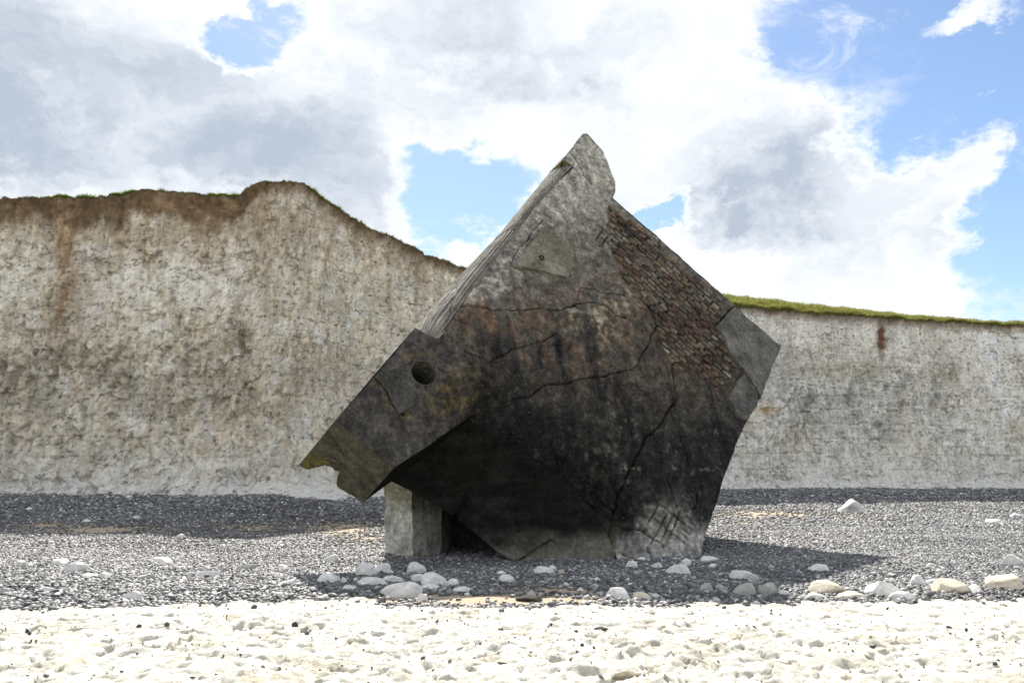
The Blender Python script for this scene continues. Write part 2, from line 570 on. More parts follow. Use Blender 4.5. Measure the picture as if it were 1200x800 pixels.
# ------------------------------------------------------------------ cliff
def build_cliff():
    px = np.concatenate([np.linspace(-900, -140, 60), np.linspace(-138, 1330, 4000), np.linspace(1340, 2100, 60)])
    D = np.interp(px, FOOT[:, 0], FOOT[:, 1])
    k = np.ones(161) / 161                              # round the headland a little
    Ds = np.convolve(np.pad(D, 80, mode='edge'), k, 'valid')
    X = (px - 600) / FPX * Ds * CP
    s = np.concatenate([[0], np.cumsum(np.hypot(np.diff(X), np.diff(Ds)))])
    s0 = np.interp(-130, px, s); s1 = np.interp(1320, px, s)
    S = np.concatenate([np.linspace(0, s0, 50)[:-1], np.arange(s0, s1, 0.07), np.linspace(s1, s[-1], 50)[1:]])
    pxs = np.interp(S, s, px); Xs = np.interp(S, s, X); Ys = np.interp(S, s, Ds)
    cy = np.interp(pxs, CREST[:, 0], CREST[:, 1])
    lean = 1.6
    tz = np.array([at(p, q, y + lean).z for p, q, y in zip(pxs, cy, Ys)])
    tz = tz + 0.10 * fbm(S * 0.9, S * 0 + 1.0, oct=4) + 0.05 * perlin(S * 4.0, S * 0 + 4.0)
    bz = beach_z(Xs, Ys) - 1.2
    nx = -np.gradient(Ys, S); ny = np.gradient(Xs, S)
    nx = np.convolve(np.pad(nx, 40, mode='edge'), np.ones(81) / 81, 'valid'); ny = np.convolve(np.pad(ny, 40, mode='edge'), np.ones(81) / 81, 'valid')
    ln = np.hypot(nx, ny); ox, oy = -nx / ln, -ny / ln
    flip = oy > 0
    ox = np.where(flip, -ox, ox); oy = np.where(flip, -oy, oy)       # outward, towards the sea
    R = 270
    tt = np.linspace(0, 1, R) ** 0.95
    T, Sg = np.meshgrid(tt, S, indexing='ij')
    B, TZ = np.broadcast_to(bz, T.shape), np.broadcast_to(tz, T.shape)
    Zg = B + T * (TZ - B)
    U = np.broadcast_to(pxs, T.shape)
    right = sstep(560, 700, U)
    corner = np.exp(-((U - 335) / 40) ** 2)
    H = Zg - (B + 1.2)                                   # height above the beach
    # relief
    P00 = np.stack([np.broadcast_to(Xs, T.shape), np.broadcast_to(Ys, T.shape), Zg], -1).reshape(-1, 3)
    up, vp = to_pix(P00); up = up.reshape(T.shape); vp = vp.reshape(T.shape)

    def pblob(cx, cy_, rx, ry):
        return np.exp(-(((up - cx) / rx) ** 2 + ((vp - cy_) / ry) ** 2))
    # broad zones: fresh pale chalk where slabs have come away, old olive-grey skin elsewhere
    zn = fbm(Sg * 0.55 + 33, Zg * 0.40, oct=5, gain=0.6)
    pale = pblob(150, 325, 70, 45) + pblob(240, 320, 60, 50) * .9 + pblob(20, 310, 45, 50) * .7 + pblob(310, 330, 40, 60) * .5 + pblob(120, 500, 120, 30) * .5 + pblob(60, 545, 130, 18) * .8 + pblob(250, 545, 130, 20) * .8 + pblob(470, 400, 40, 60) * .4 + pblob(1150, 420, 50, 80) * .7 + pblob(910, 395, 70, 30) + pblob(1090, 400, 60, 25) * .9 + pblob(1000, 395, 60, 25) * .8 + pblob(1000, 530, 200, 20) * .7
    old = pblob(100, 440, 90, 40) + pblob(230, 430, 50, 40) * .9 + pblob(30, 430, 40, 50) * .7 + pblob(150, 480, 120, 20) * .7 + pblob(400, 420, 60, 80) * .6 + pblob(300, 460, 50, 40) * .5
    pale = np.clip(pale, 0, 1) * sstep(-0.25, 0.10, zn); old = np.clip(old + 0.8 * (pblob(1000, 455, 120, 35) + pblob(930, 440, 60, 40)), 0, 1) * sstep(-0.2, 0.2, zn)
    w = fbm(Sg * 0.25, Zg * 0.25, oct=3)
    bw = Sg + 0.5 * w
    d = 0.55 * fbm(Sg * 0.13, Zg * 0.10 + 3, oct=3)
    flute = fbm(bw * 0.8, Zg * 0.16 + 8, oct=4)
    d += flute * lerp(0.40, 0.34, right) + 0.16 * right * fbm(bw * 3.0, Zg * 0.5, oct=3)
    zone = sstep(-0.15, 0.25, fbm(Sg * 0.12 + 5, Zg * 0.16, oct=2) + 0.10) * sstep(0, 2.0, TZ - Zg - 1.2)
    calm = 1 - 0.6 * sstep(300, 370, U) * (1 - right)        # the buttress beside the bunker is smoother
    calm = calm * (1 - 0.7 * pale) * (1 + 0.35 * old)
    wz = 0.45 * fbm(Sg * 1.1 + 4, Zg * 0.9, oct=3); ws = 0.5 * fbm(Sg * 1.2, Zg * 0.7 + 11, oct=3)
    fc1 = facets((bw + ws) * 1.1 + 0.25 * Zg, (Zg + wz) * 0.55, 5)
    d += (0.25 + 0.75 * zone) * calm * lerp(0.30, 0.12, right) * fc1
    fc2 = facets((bw + ws * 0.6) * 2.6 - 0.3 * Zg, (Zg + wz) * 1.35, 21)
    d += (0.35 + zone) * calm * lerp(0.15, 0.09, right) * fc2
    fc3 = facets((bw + ws * 0.4) * 5.5, (Zg + wz * 0.5) * 3.6, 41)
    d += calm * lerp(0.085, 0.065, right) * fc3
    d += 0.11 * fbm(Sg * 1.7, Zg * 0.8, oct=4, gain=0.62)
    bed = Zg + 0.10 * perlin(Sg * 0.3, Zg * 0) + 0.05 * Sg * 0.1
    bedline = np.abs(((bed / 0.92) % 1.0) - 0.5) * 2      # 0 in the joint
    joint = sstep(0.16, 0.02, bedline) * sstep(-0.25, 0.15, perlin(Sg * 0.5 + 9, np.floor(bed / 0.92) * 3.1))
    d -= 0.05 * joint
    dtop = TZ - Zg
    soil_t = np.interp(U, [-900, 0, 60, 110, 130, 240, 262, 300, 345, 400, 540, 700, 2100], [1.2, 1.05, 1.25, 1.4, 1.15, 1.5, 0.9, 0.5, 0.35, 0.35, 0.35, 0.25, 0.22])
    soil = sstep(0.38, -0.28, dtop - soil_t * (1 + 1.1 * fbm(Sg * 0.7, Zg * 0.35, oct=5, gain=0.6)))
    d += soil * (0.10 + 0.22 * fbm(Sg * 1.1 + 3, Zg * 0.9, oct=4))
    d += 0.25 * np.exp(-(dtop / 0.35) ** 2)                # a turf lip that overhangs a little
    # the pale wave-cut foot that spreads out onto the shingle
    foot_w = np.interp(U, [-900, 0, 180, 200, 300, 345, 400, 450, 560, 700, 850, 1100, 1200, 2100], [.35, .35, .4, .8, .8, 1.3, 1.7, 1.4, .9, .7, .7, .6, 1.0, 1.0])
    d += foot_w * np.clip(1 - H / (0.55 + 0.12 * foot_w) + 0.35 * fbm(Sg * 0.9, Zg * 0.9, oct=4), 0, 2.2) ** 1.5
    d += 0.45 * sstep(1.6, 0.0, H) * sstep(-0.1, 0.3, fbm(Sg * 0.4 + 60, Zg * 0.3, oct=3))
    leanT = lean * (H / (TZ - B)).clip(0, 1)
    PX = Xs[None, :] + ox[None, :] * (d - leanT)
    PY = Ys[None, :] + oy[None, :] * (d - leanT)
    P = np.stack([PX, PY, Zg], -1)
    # colours
    col = np.zeros(T.shape + (3,)) + np.array([0.76, 0.67, 0.52])
    col = mixc(col, (0.84, 0.805, 0.73), right)
    big = fbm(Sg * 0.22 + 2, Zg * 0.22, oct=4)
    col = mixc(col, (0.52, 0.44, 0.315), sstep(0.0, 0.38, big) * lerp(0.6, 0.2, right))
    streak = fbm(Sg * 1.6, Zg * 0.12, oct=4)
    col = mixc(col, (0.43, 0.33, 0.21), sstep(0.02, 0.4, streak) * (1 - right) * sstep(9, 2.5, dtop) * 0.8)
    col = mixc(col, (0.48, 0.46, 0.41), sstep(0.0, 0.4, streak) * right * 0.35)
    white = sstep(0.05, 0.35, fbm(Sg * 0.9 + 50, Zg * 0.6, oct=4))
    col = mixc(col, (0.82, 0.78, 0.70), white * 0.8)
    fw = sstep(-0.02, 0.3, fbm(Sg * 2.6 + 5, Zg * 1.9, oct=3))
    col = mixc(col, (0.80, 0.755, 0.665), fw * 0.5)
    # weathered grey-green skin where the face stays damp
    damp = sstep(-0.05, 0.3, fbm(Sg * 0.3 + 80, Zg * 0.45 + 8, oct=4))
    col = mixc(col, (0.46, 0.415, 0.29), damp * lerp(0.38, 0.12, right) * sstep(0.4, 2.5, dtop))
    mott = sstep(0.04, 0.42, fbm(Sg * 1.3 + 13, Zg * 0.9, oct=4))
    up, vp = to_pix(P.reshape(-1, 3)); up = up.reshape(T.shape); vp = vp.reshape(T.shape)

    def pblob(cx, cy_, rx, ry):
        return np.exp(-(((up - cx) / rx) ** 2 + ((vp - cy_) / ry) ** 2))
    col = mixc(col, (0.86, 0.80, 0.69), pale * 0.92)
    col = mixc(col, lerp(0.40, 0.40, right)[..., None] * np.array([1.0, 0.92, 0.74]) * (1 - right[..., None]) + right[..., None] * np.array([0.47, 0.455, 0.41]), old * 0.6)
    greyz = pblob(960, 455, 75, 60) + pblob(1010, 480, 70, 40) + pblob(1080, 440, 60, 50) * .6
    col = mixc(col, (0.33, 0.32, 0.29), np.clip(greyz, 0, 1) * (0.25 + 0.6 * mott))
    # rusty runs and stained hollows
    run1 = np.exp(-((up - 78 + 0.05 * (vp - 300) - 6 * fbm(Sg * 0.5, Zg * 0.5)) / 13) ** 2) * sstep(245, 275, vp) * sstep(450, 330, vp)
    col = mixc(col, (0.33, 0.215, 0.115), np.clip(run1 * (1.0 + 1.2 * fbm(Sg * 1.5, Zg * 0.4)), 0, 0.85))
    for (cx, cy_, rx, ry, c, s) in [(270, 265, 90, 30, (0.36, 0.27, 0.16), .55), (305, 275, 16, 60, (0.33, 0.245, 0.15), .6), (40, 262, 60, 14, (0.42, 0.31, 0.18), .5), (160, 275, 90, 22, (0.46, 0.35, 0.22), .5), (355, 270, 40, 40, (0.40, 0.32, 0.21), .4), (285, 400, 9, 15, (0.22, 0.17, 0.08), .9), (266, 402, 8, 13, (0.25, 0.19, 0.09), .8), (262, 435, 7, 8, (0.25, 0.19, 0.09), .7), (200, 445, 6, 5, (0.2, 0.17, 0.09), .8), (232, 530, 14, 9, (0.50, 0.36, 0.2), .7), (1033, 397, 5.5, 20, (0.16, 0.075, 0.04), 1.6), (897, 481, 14, 6, (0.50, 0.33, 0.15), .95), (880, 496, 8, 10, (0.5, 0.37, 0.22), .7), (1093, 473, 6, 5, (0.25, 0.19, 0.08), .9), (1110, 437, 22, 12, (0.42, 0.36, 0.2), .55), (975, 435, 50, 8, (0.43, 0.38, 0.25), .5), (1190, 505, 12, 16, (0.5, 0.4, 0.26), .6), (925, 522, 10, 14, (0.5, 0.42, 0.28), .5), (1000, 433, 40, 9, (0.42, 0.37, 0.23), .5), (945, 410, 30, 10, (0.46, 0.41, 0.3), .4), (1055, 480, 8, 18, (0.42, 0.33, 0.22), .5)]:
        col = mixc(col, c, s * pblob(cx, cy_, rx, ry) * (0.75 + 0.9 * fbm(Sg * 2, Zg * 2, oct=3)))
    # dark noise patches, stronger in the rougher zones
    pocket = sstep(0.16, 0.42, fbm(Sg * 1.9 + 3, Zg * 1.2, oct=4)) * (0.3 + 0.7 * zone)
    col = mixc(col, (0.21, 0.185, 0.125), pocket * lerp(0.55, 0.3, right))
    fl = sstep(0.20, 0.06, np.abs(((bed / 0.92) % 1.0) - 0.5) * 2) * (perlin(Sg * 4.2, np.floor(bed / 0.92) * 7.7 + Zg * 6.0) > 0.34) * (perlin(Sg * 0.35 + 40, np.floor(bed / 0.92) * 5.3) > -0.05)
    col = mixc(col, (0.07, 0.065, 0.06), fl * 0.75 * (1 - soil) * (1 - 0.6 * right))
    spots = (fbm(Sg * 5.5 + 90, Zg * 6.5, oct=2) > 0.36)
    col = mixc(col, (0.13, 0.115, 0.09), spots * 0.75 * (1 - soil))
    soilc = np.zeros(T.shape + (3,)) + np.array([0.185, 0.122, 0.07])
    soilc = mixc(soilc, (0.31, 0.215, 0.125), sstep(-0.05, 0.4, fbm(Sg * 0.9 + 30, Zg * 1.1, oct=4)))
    soilc = mixc(soilc, (0.10, 0.078, 0.05), sstep(0.22, 0.03, dtop) * 0.6)
    col = col * (1 - soil[..., None]) + soilc * soil[..., None]
    wash = sstep(soil_t + 2.6, soil_t + 0.2, dtop) * (1 - right) * sstep(-0.15, 0.25, fbm(Sg * 1.0 + 70, Zg * 0.35, oct=4))
    col = mixc(col, (0.37, 0.27, 0.165), wash * 0.55 * (1 - soil))
    grit = np.exp((0.45 * fbm(Sg * 3.3 + 21, Zg * 2.4, oct=4, gain=0.7) + 0.18 * fc3 + 0.20 * fc2) * (1 - 0.55 * pale) + 0.28 * fbm(Sg * 0.5 + 14, Zg * 0.25, oct=3))  # random grit, with recessed facets darkened and raised ones paled in the colour
    col = np.clip(col * grit[..., None], 0, 0.86)
    clean = sstep(0.75, 0.15, H + 0.3 * fbm(Sg * 0.8, Zg * 0.5))
    col = mixc(col, (0.80, 0.79, 0.76), clean * 0.9)
    c2 = sstep(2.6, 0.4, H + 0.8 * fbm(Sg * 0.5, Zg * 0.5))
    col = mixc(col, (0.74, 0.715, 0.655), c2 * 0.55)
    cut = int(np.argmin(np.abs(pxs - 640)))
    nC = len(S)
    for name, a, b, lab in (('cliff_left', 0, cut + 1, 'tall cream chalk cliff with brown soil crest at left'), ('cliff_right', cut, nC, 'pale grey chalk cliff with grassy rim at right')):
        o = mesh_obj(name, P[:, a:b].reshape(-1, 3), grid_faces(R, b - a), M_CLIFF, col=col[:, a:b].reshape(-1, 3))
        tag(o, lab, kind='structure')
    # the land behind the crest
    crest = P[-1]
    outw = np.stack([ox, oy], -1)
    prof_r = [(0.0, -0.02), (0.2, 0.14), (0.6, 0.40), (1.3, 0.78), (2.3, 1.15), (3.6, 1.45), (6, 1.7), (60, 2.2), (300, 2.2)]
    prof_l = [(0.0, -0.02), (0.2, 0.03), (0.6, 0.03), (1.5, 0.0), (3.0, -0.05), (6, -0.1), (15, -0.3), (60, -0.5), (300, -0.5)]
    rt = sstep(640, 820, pxs)
    rows, cols = [], []
    for (bl, zl), (br, zr) in zip(prof_l, prof_r):
        b = bl * (1 - rt) + br * rt
        z = zl * (1 - rt) + zr * rt * (1 - 0.55 * sstep(880, 1250, pxs))
        bump_ = 0.10 * fbm(S * 0.5, S * 0 + bl, oct=3) * min(1, bl)
        p = np.stack([crest[:, 0] - outw[:, 0] * b * 0.35, crest[:, 1] + b, crest[:, 2] + z + bump_], -1)
        rows.append(p)
        g = np.zeros((nC, 3)) + np.array([0.15, 0.17, 0.045])
        g = mixc(g, (0.25, 0.215, 0.075), sstep(-0.1, 0.3, fbm(S * 0.8, S * 0 + bl * 2, oct=3)))
        g = mixc(g, (0.11, 0.085, 0.04), (1 - rt) * 0.7)
        cols.append(g)
    G = np.stack(rows)
    o = mesh_obj('clifftop_meadow', G.reshape(-1, 3), grid_faces(len(prof_r), nC), M_MEADOW, col=np.stack(cols).reshape(-1, 3))
    tag(o, 'rough grassy land behind the cliff edge', kind='structure')
    return S, pxs, G, rt


CL_S, CL_PX, CL_G, CL_RT = build_cliff()


def build_grass():
    rng = np.random.RandomState(5)
    V, F, K = [], [], []
    nC = len(CL_S)

    def blades(n, sel, bmin, bmax, h0, h1, cols):
        idx = rng.choice(sel, n)
        r = rng.uniform(0, 1, n) ** 1.6 * (bmax - bmin) + bmin
        i0 = np.clip(r.astype(int), 0, CL_G.shape[0] - 2); fr = r - i0
        base = CL_G[i0, idx] * (1 - fr)[:, None] + CL_G[i0 + 1, idx] * fr[:, None]
        base[:, 0] += rng.uniform(-0.05, 0.05, n)
        clump = 0.35 + 1.5 * np.clip(fbm(base[:, 0] * 1.1, base[:, 1] * 1.1, oct=3) + 0.3, 0, 1.2)
        h = rng.uniform(h0, h1, n) * clump
        a = rng.uniform(0, 6.28, n); wd = rng.uniform(0.012, 0.03, n)
        lean = rng.normal(0, 0.5, (n, 2)) * h[:, None]
        dx, dy = np.cos(a) * wd, np.sin(a) * wd
        v0 = base + np.stack([-dx, -dy, -0.02 + 0 * h], -1); v1 = base + np.stack([dx, dy, -0.02 + 0 * h], -1)
        v2 = base + np.stack([lean[:, 0], lean[:, 1], h], -1)
        o = sum(len(x) for x in V)
        V.append(np.stack([v0, v1, v2], 1).reshape(-1, 3))
        F.append(np.arange(n * 3).reshape(-1, 3) + o)
        c = np.asarray(cols)[rng.randint(0, len(cols), n)] * rng.uniform(0.7, 1.3, (n, 1))
        K.append(np.repeat(c, 3, axis=0))
    green = [(0.15, 0.19, 0.04), (0.20, 0.23, 0.055), (0.28, 0.27, 0.08), (0.36, 0.30, 0.11), (0.24, 0.25, 0.07)]
    dry = [(0.09, 0.09, 0.03), (0.13, 0.10, 0.045), (0.10, 0.13, 0.03)]
    all_i = np.arange(nC)
    blades(90000, all_i[(CL_PX > 800) & (CL_PX < 1330)], 0.0, 5.2, 0.08, 0.26, green)
    blades(9000, all_i[(CL_PX > 800) & (CL_PX < 1330)], 0.0, 0.6, 0.10, 0.25, green + dry)
    blades(14000, all_i[(CL_PX > -130) & (CL_PX < 800)], 0.0, 2.2, 0.04, 0.15, dry)
    for a, b in ((85, 112), (205, 245), (350, 400), (0, 60)):
        blades(2500, all_i[(CL_PX > a) & (CL_PX < b)], 0.0, 2.0, 0.06, 0.20, [(0.12, 0.18, 0.03), (0.17, 0.2, 0.05)])
    m, nt, b = new_mat('grass_blade', 0.8, 0.2)
    vc = nd(nt, 'ShaderNodeVertexColor', layer_name='Col')
    nt.links.new(vc.outputs[0], b.inputs['Base Color'])
    tr = nd(nt, 'ShaderNodeBsdfTranslucent'); nt.links.new(vc.outputs[0], tr.inputs[0])
    mx = nd(nt, 'ShaderNodeMixShader'); mx.inputs[0].default_value = 0.45
    out = [x for x in nt.nodes if x.type == 'OUTPUT_MATERIAL'][0]
    nt.links.new(b.outputs[0], mx.inputs[1]); nt.links.new(tr.outputs[0], mx.inputs[2]); nt.links.new(mx.outputs[0], out.inputs[0])
    o = mesh_obj('grass', np.concatenate(V), np.concatenate(F), m, smooth=False, col=np.concatenate(K))
    tag(o, 'rough yellow green grass along the cliff edge', 'grass', kind='stuff')


build_grass()

# ------------------------------------------------------------------ the bunker
N_F = Vector((0.45, -0.80, 0.30)).normalized()
P0 = at(735, 653, 19.5)
E_U = Vector((-N_F.y, N_F.x, 0)).normalized()          # along the face, to the right
E_V = N_F.cross(E_U).normalized()
if E_V.z < 0: E_V = -E_V


def on_face(px, py, off=0.0):
    d = pix_dir(px, py)
    o = Vector((0, 0, CAM_H))
    t = ((P0 + N_F * off) - o).dot(N_F) / d.dot(N_F)
    return o + d * t


def st(px, py):
    q = on_face(px, py) - P0
    return (q.dot(E_U), q.dot(E_V))


def from_st(s, t, h=0.0):
    s = np.asarray(s, float); t = np.asarray(t, float); h = np.asarray(h, float)
    return np.array(P0)[None, :] + s[:, None] * np.array(E_U) + t[:, None] * np.array(E_V) + h[:, None] * np.array(N_F)


bunker = bpy.data.objects.new('concrete_bunker', None)
bunker.location = P0
C.objects.link(bunker)
bunker.empty_display_size = 2
tag(bunker, 'huge dark concrete bunker tipped on its corner on the shingle beach', 'bunker')
B_INV = Vector(P0)


def part(name, verts, faces, mat, parent=None, smooth=False, col=None):
    """mesh in world coordinates, stored relative to the bunker's base point"""
    v = np.asarray([tuple(p) for p in verts], float) - np.array(P0)
    return mesh_obj(name, v, faces, mat, parent if parent is not None else bunker, smooth, col)


# outline of the big face, traced clockwise (photo pixels)
SEG_TOP = [(660, 186), (683, 157), (688, 156.5), (707, 178), (721, 213), (721, 225), (718, 232)]
SEG_RIGHT = [(718, 232), (782, 288), (850, 348), (913, 405), (914, 409), (896, 446), (886, 474), (868, 508), (848, 560), (824, 634), (818, 668)]
SEG_BOTTOM = [(818, 668), (735, 685)]
SEG_UNDER = [(735, 685), (732, 640), (722, 615), (703, 588), (680, 563), (655, 543), (625, 524), (592, 504), (558, 483)]
SEG_ARM = [(558, 483), (462, 548), (393, 492), (440, 440), (486, 384)]
SEG_STRIP = [(486, 384), (499, 392), (514, 397), (554, 339), (600, 279), (626, 244), (656, 211), (673, 196), (660, 187)]


def dense(seg, amp, step=0.10, seed=0.0):
    q = [np.array(st(*p)) for p in seg]
    out = []
    for a, b in zip(q[:-1], q[1:]):
        L = np.linalg.norm(b - a); n = max(1, int(L / step))
        nrm = np.array([-(b - a)[1], (b - a)[0]]) / max(L, 1e-6)
        for i in range(n):
            f = i / n
            p = a + (b - a) * f
            if i and amp:
                w = float(fbm(np.array([p[0] * 1.9 + seed]), np.array([p[1] * 1.9]), oct=4)[0])
                w -= 1.2 * max(0.0, float(perlin(np.array([p[0] * 1.1 + seed]), np.array([p[1] * 1.1 + 4]))[0]) - 0.35)
                p = p + nrm * amp * w * min(1, 4 * f, 4 * (1 - f) + 0.2)
            out.append(p)
    return out


segs = [dense(SEG_TOP, 0.025, seed=1), dense(SEG_RIGHT, -0.06, seed=2), dense(SEG_BOTTOM, 0), dense(SEG_UNDER, 0.05, seed=3), dense(SEG_ARM, 0.04, seed=4), dense(SEG_STRIP, 0.02, seed=5)]
LOOP = np.array([p for s_ in segs for p in s_])
SEG_START = np.cumsum([0] + [len(s_) for s_ in segs])


def poly_dist(S, T, poly, closed=True):
    """distance to polyline and nearest point, chunked"""
    n = len(poly)
    best = np.full(S.shape, 1e9); bx = np.zeros(S.shape); by = np.zeros(S.shape)
    for i in range(n if closed else n - 1):
        a = poly[i]; b = poly[(i + 1) % n]
        e = b - a; l2 = max(e @ e, 1e-12)
        t = np.clip(((S - a[0]) * e[0] + (T - a[1]) * e[1]) / l2, 0, 1)
        qx, qy = a[0] + t * e[0], a[1] + t * e[1]
        d = (S - qx) ** 2 + (T - qy) ** 2
        m = d < best
        best = np.where(m, d, best); bx = np.where(m, qx, bx); by = np.where(m, qy, by)
    return np.sqrt(best), bx, by


def inside(S, T, poly):
    r = np.zeros(S.shape, bool)
    n = len(poly)
    for i in range(n):
        (x0, y0), (x1, y1) = poly[i], poly[(i + 1) % n]
        if y0 == y1: continue
        c = ((y0 > T) != (y1 > T)) & (S < (x1 - x0) * (T - y0) / (y1 - y0) + x0)
        r ^= c
    return r


CRACKS = [  # width (m), depth (m), photo trace
    (.04, .14, [(529, 362), (544, 357), (559, 358), (580, 363), (609, 363), (635, 361), (654, 363), (669, 359), (676, 355), (691, 354), (710, 358), (721, 369), (735, 372)]),
    (.035, .10, [(676, 352), (680, 337), (695, 338), (710, 344), (729, 345), (740, 351), (752, 362)]),
    (.04, .12, [(611, 466), (622, 463), (641, 450), (663, 449), (680, 444), (710, 439), (740, 433), (744, 430), (757, 409), (764, 394), (770, 383), (783, 370), (783, 361), (792, 347)]),
    (.06, .16, [(773, 280), (775, 295), (770, 308), (772, 322), (785, 336), (793, 345), (784, 362), (782, 375)]),
    (.05, .14, [(814, 325), (814, 344), (806, 360), (795, 375)]),
    (.05, .14, [(785, 385), (796, 404), (806, 415), (805, 421), (791, 424), (788, 430), (790, 447), (795, 467), (787, 477), (771, 502), (757, 512), (750, 530), (738, 552), (728, 580), (726, 597), (725, 625)]),
    (.035, .12, [(789, 489), (798, 515), (804, 534), (812, 560), (817, 579), (817, 592), (811, 597)]),
    (.03, .10, [(782, 560), (790, 583), (795, 600)]),
    (.05, .14, [(731, 611), (738, 617), (753, 619), (764, 627), (779, 639)]),
    (.05, .12, [(671, 174), (671, 182), (681, 197), (683, 204), (692, 212)]),
    (.04, .10, [(437, 441), (450, 454), (460, 473), (472, 486)]),
    (.03, .08, [(545, 412), (575, 424), (600, 410), (640, 398), (652, 390)]),
    (.03, .08, [(636, 258), (620, 278), (602, 300), (598, 312)]),
    (.025, .07, [(640, 490), (690, 520), (728, 578)]),
    (.03, .08, [(560, 440), (590, 470), (611, 466)]),
    (.04, .10, [(740, 645), (752, 655)]), (.04, .10, [(762, 640), (766, 652)]),
    (.05, .14, [(836, 383), (847, 396), (852, 411), (864, 426), (886, 456)]),
    (.05, .14, [(860, 361), (848, 372), (836, 383), (822, 380)]),
    (.035, .09, [(700, 262), (716, 276)]), (.035, .09, [(704, 256), (722, 272)]), (.035, .09, [(706, 270), (700, 279)]), (.035, .09, [(713, 276), (707, 285)]),
    (.03, .08, [(690, 265), (730, 300)]),
]
for a, b in [((771, 588), (813, 622)), ((765, 605), (803, 637)), ((773, 591), (759, 614)), ((782, 602), (765, 636)), ((788, 606), (776, 633)), ((798, 599), (783, 636)), ((804, 603), (814, 614)), ((797, 623), (807, 632)), ((801, 620), (809, 627)), ((760, 570), (771, 588)), ((690, 575), (727, 606)), ((700, 572), (728, 600))]:
    CRACKS.append((.03, .09, [a, b]))

BRICK_POLY = [(716, 243), (722, 240), (790, 303), (852, 357), (838, 381), (848, 398), (853, 413), (864, 430), (858, 448), (838, 452), (812, 436), (800, 428), (786, 420), (772, 396), (768, 374), (752, 356), (736, 336), (722, 306), (716, 284)]
BRICK_ST = np.array([st(*p) for p in BRICK_POLY])
_va = np.array(st(913, 405)) - np.array(st(719, 232)); V_DIR = _va / np.linalg.norm(_va)
U_DIR = np.array([-V_DIR[1], V_DIR[0]])


def brick_cover(S, T):
    """1 where the render has fallen off and the brick shows"""
    d, _, _ = poly_dist(S, T, BRICK_ST)
    sd = np.where(inside(S, T, BRICK_ST), d, -d)
    return sd + 0.30 * fbm(S * 1.1 + 4, T * 1.1, oct=3) - 0.02


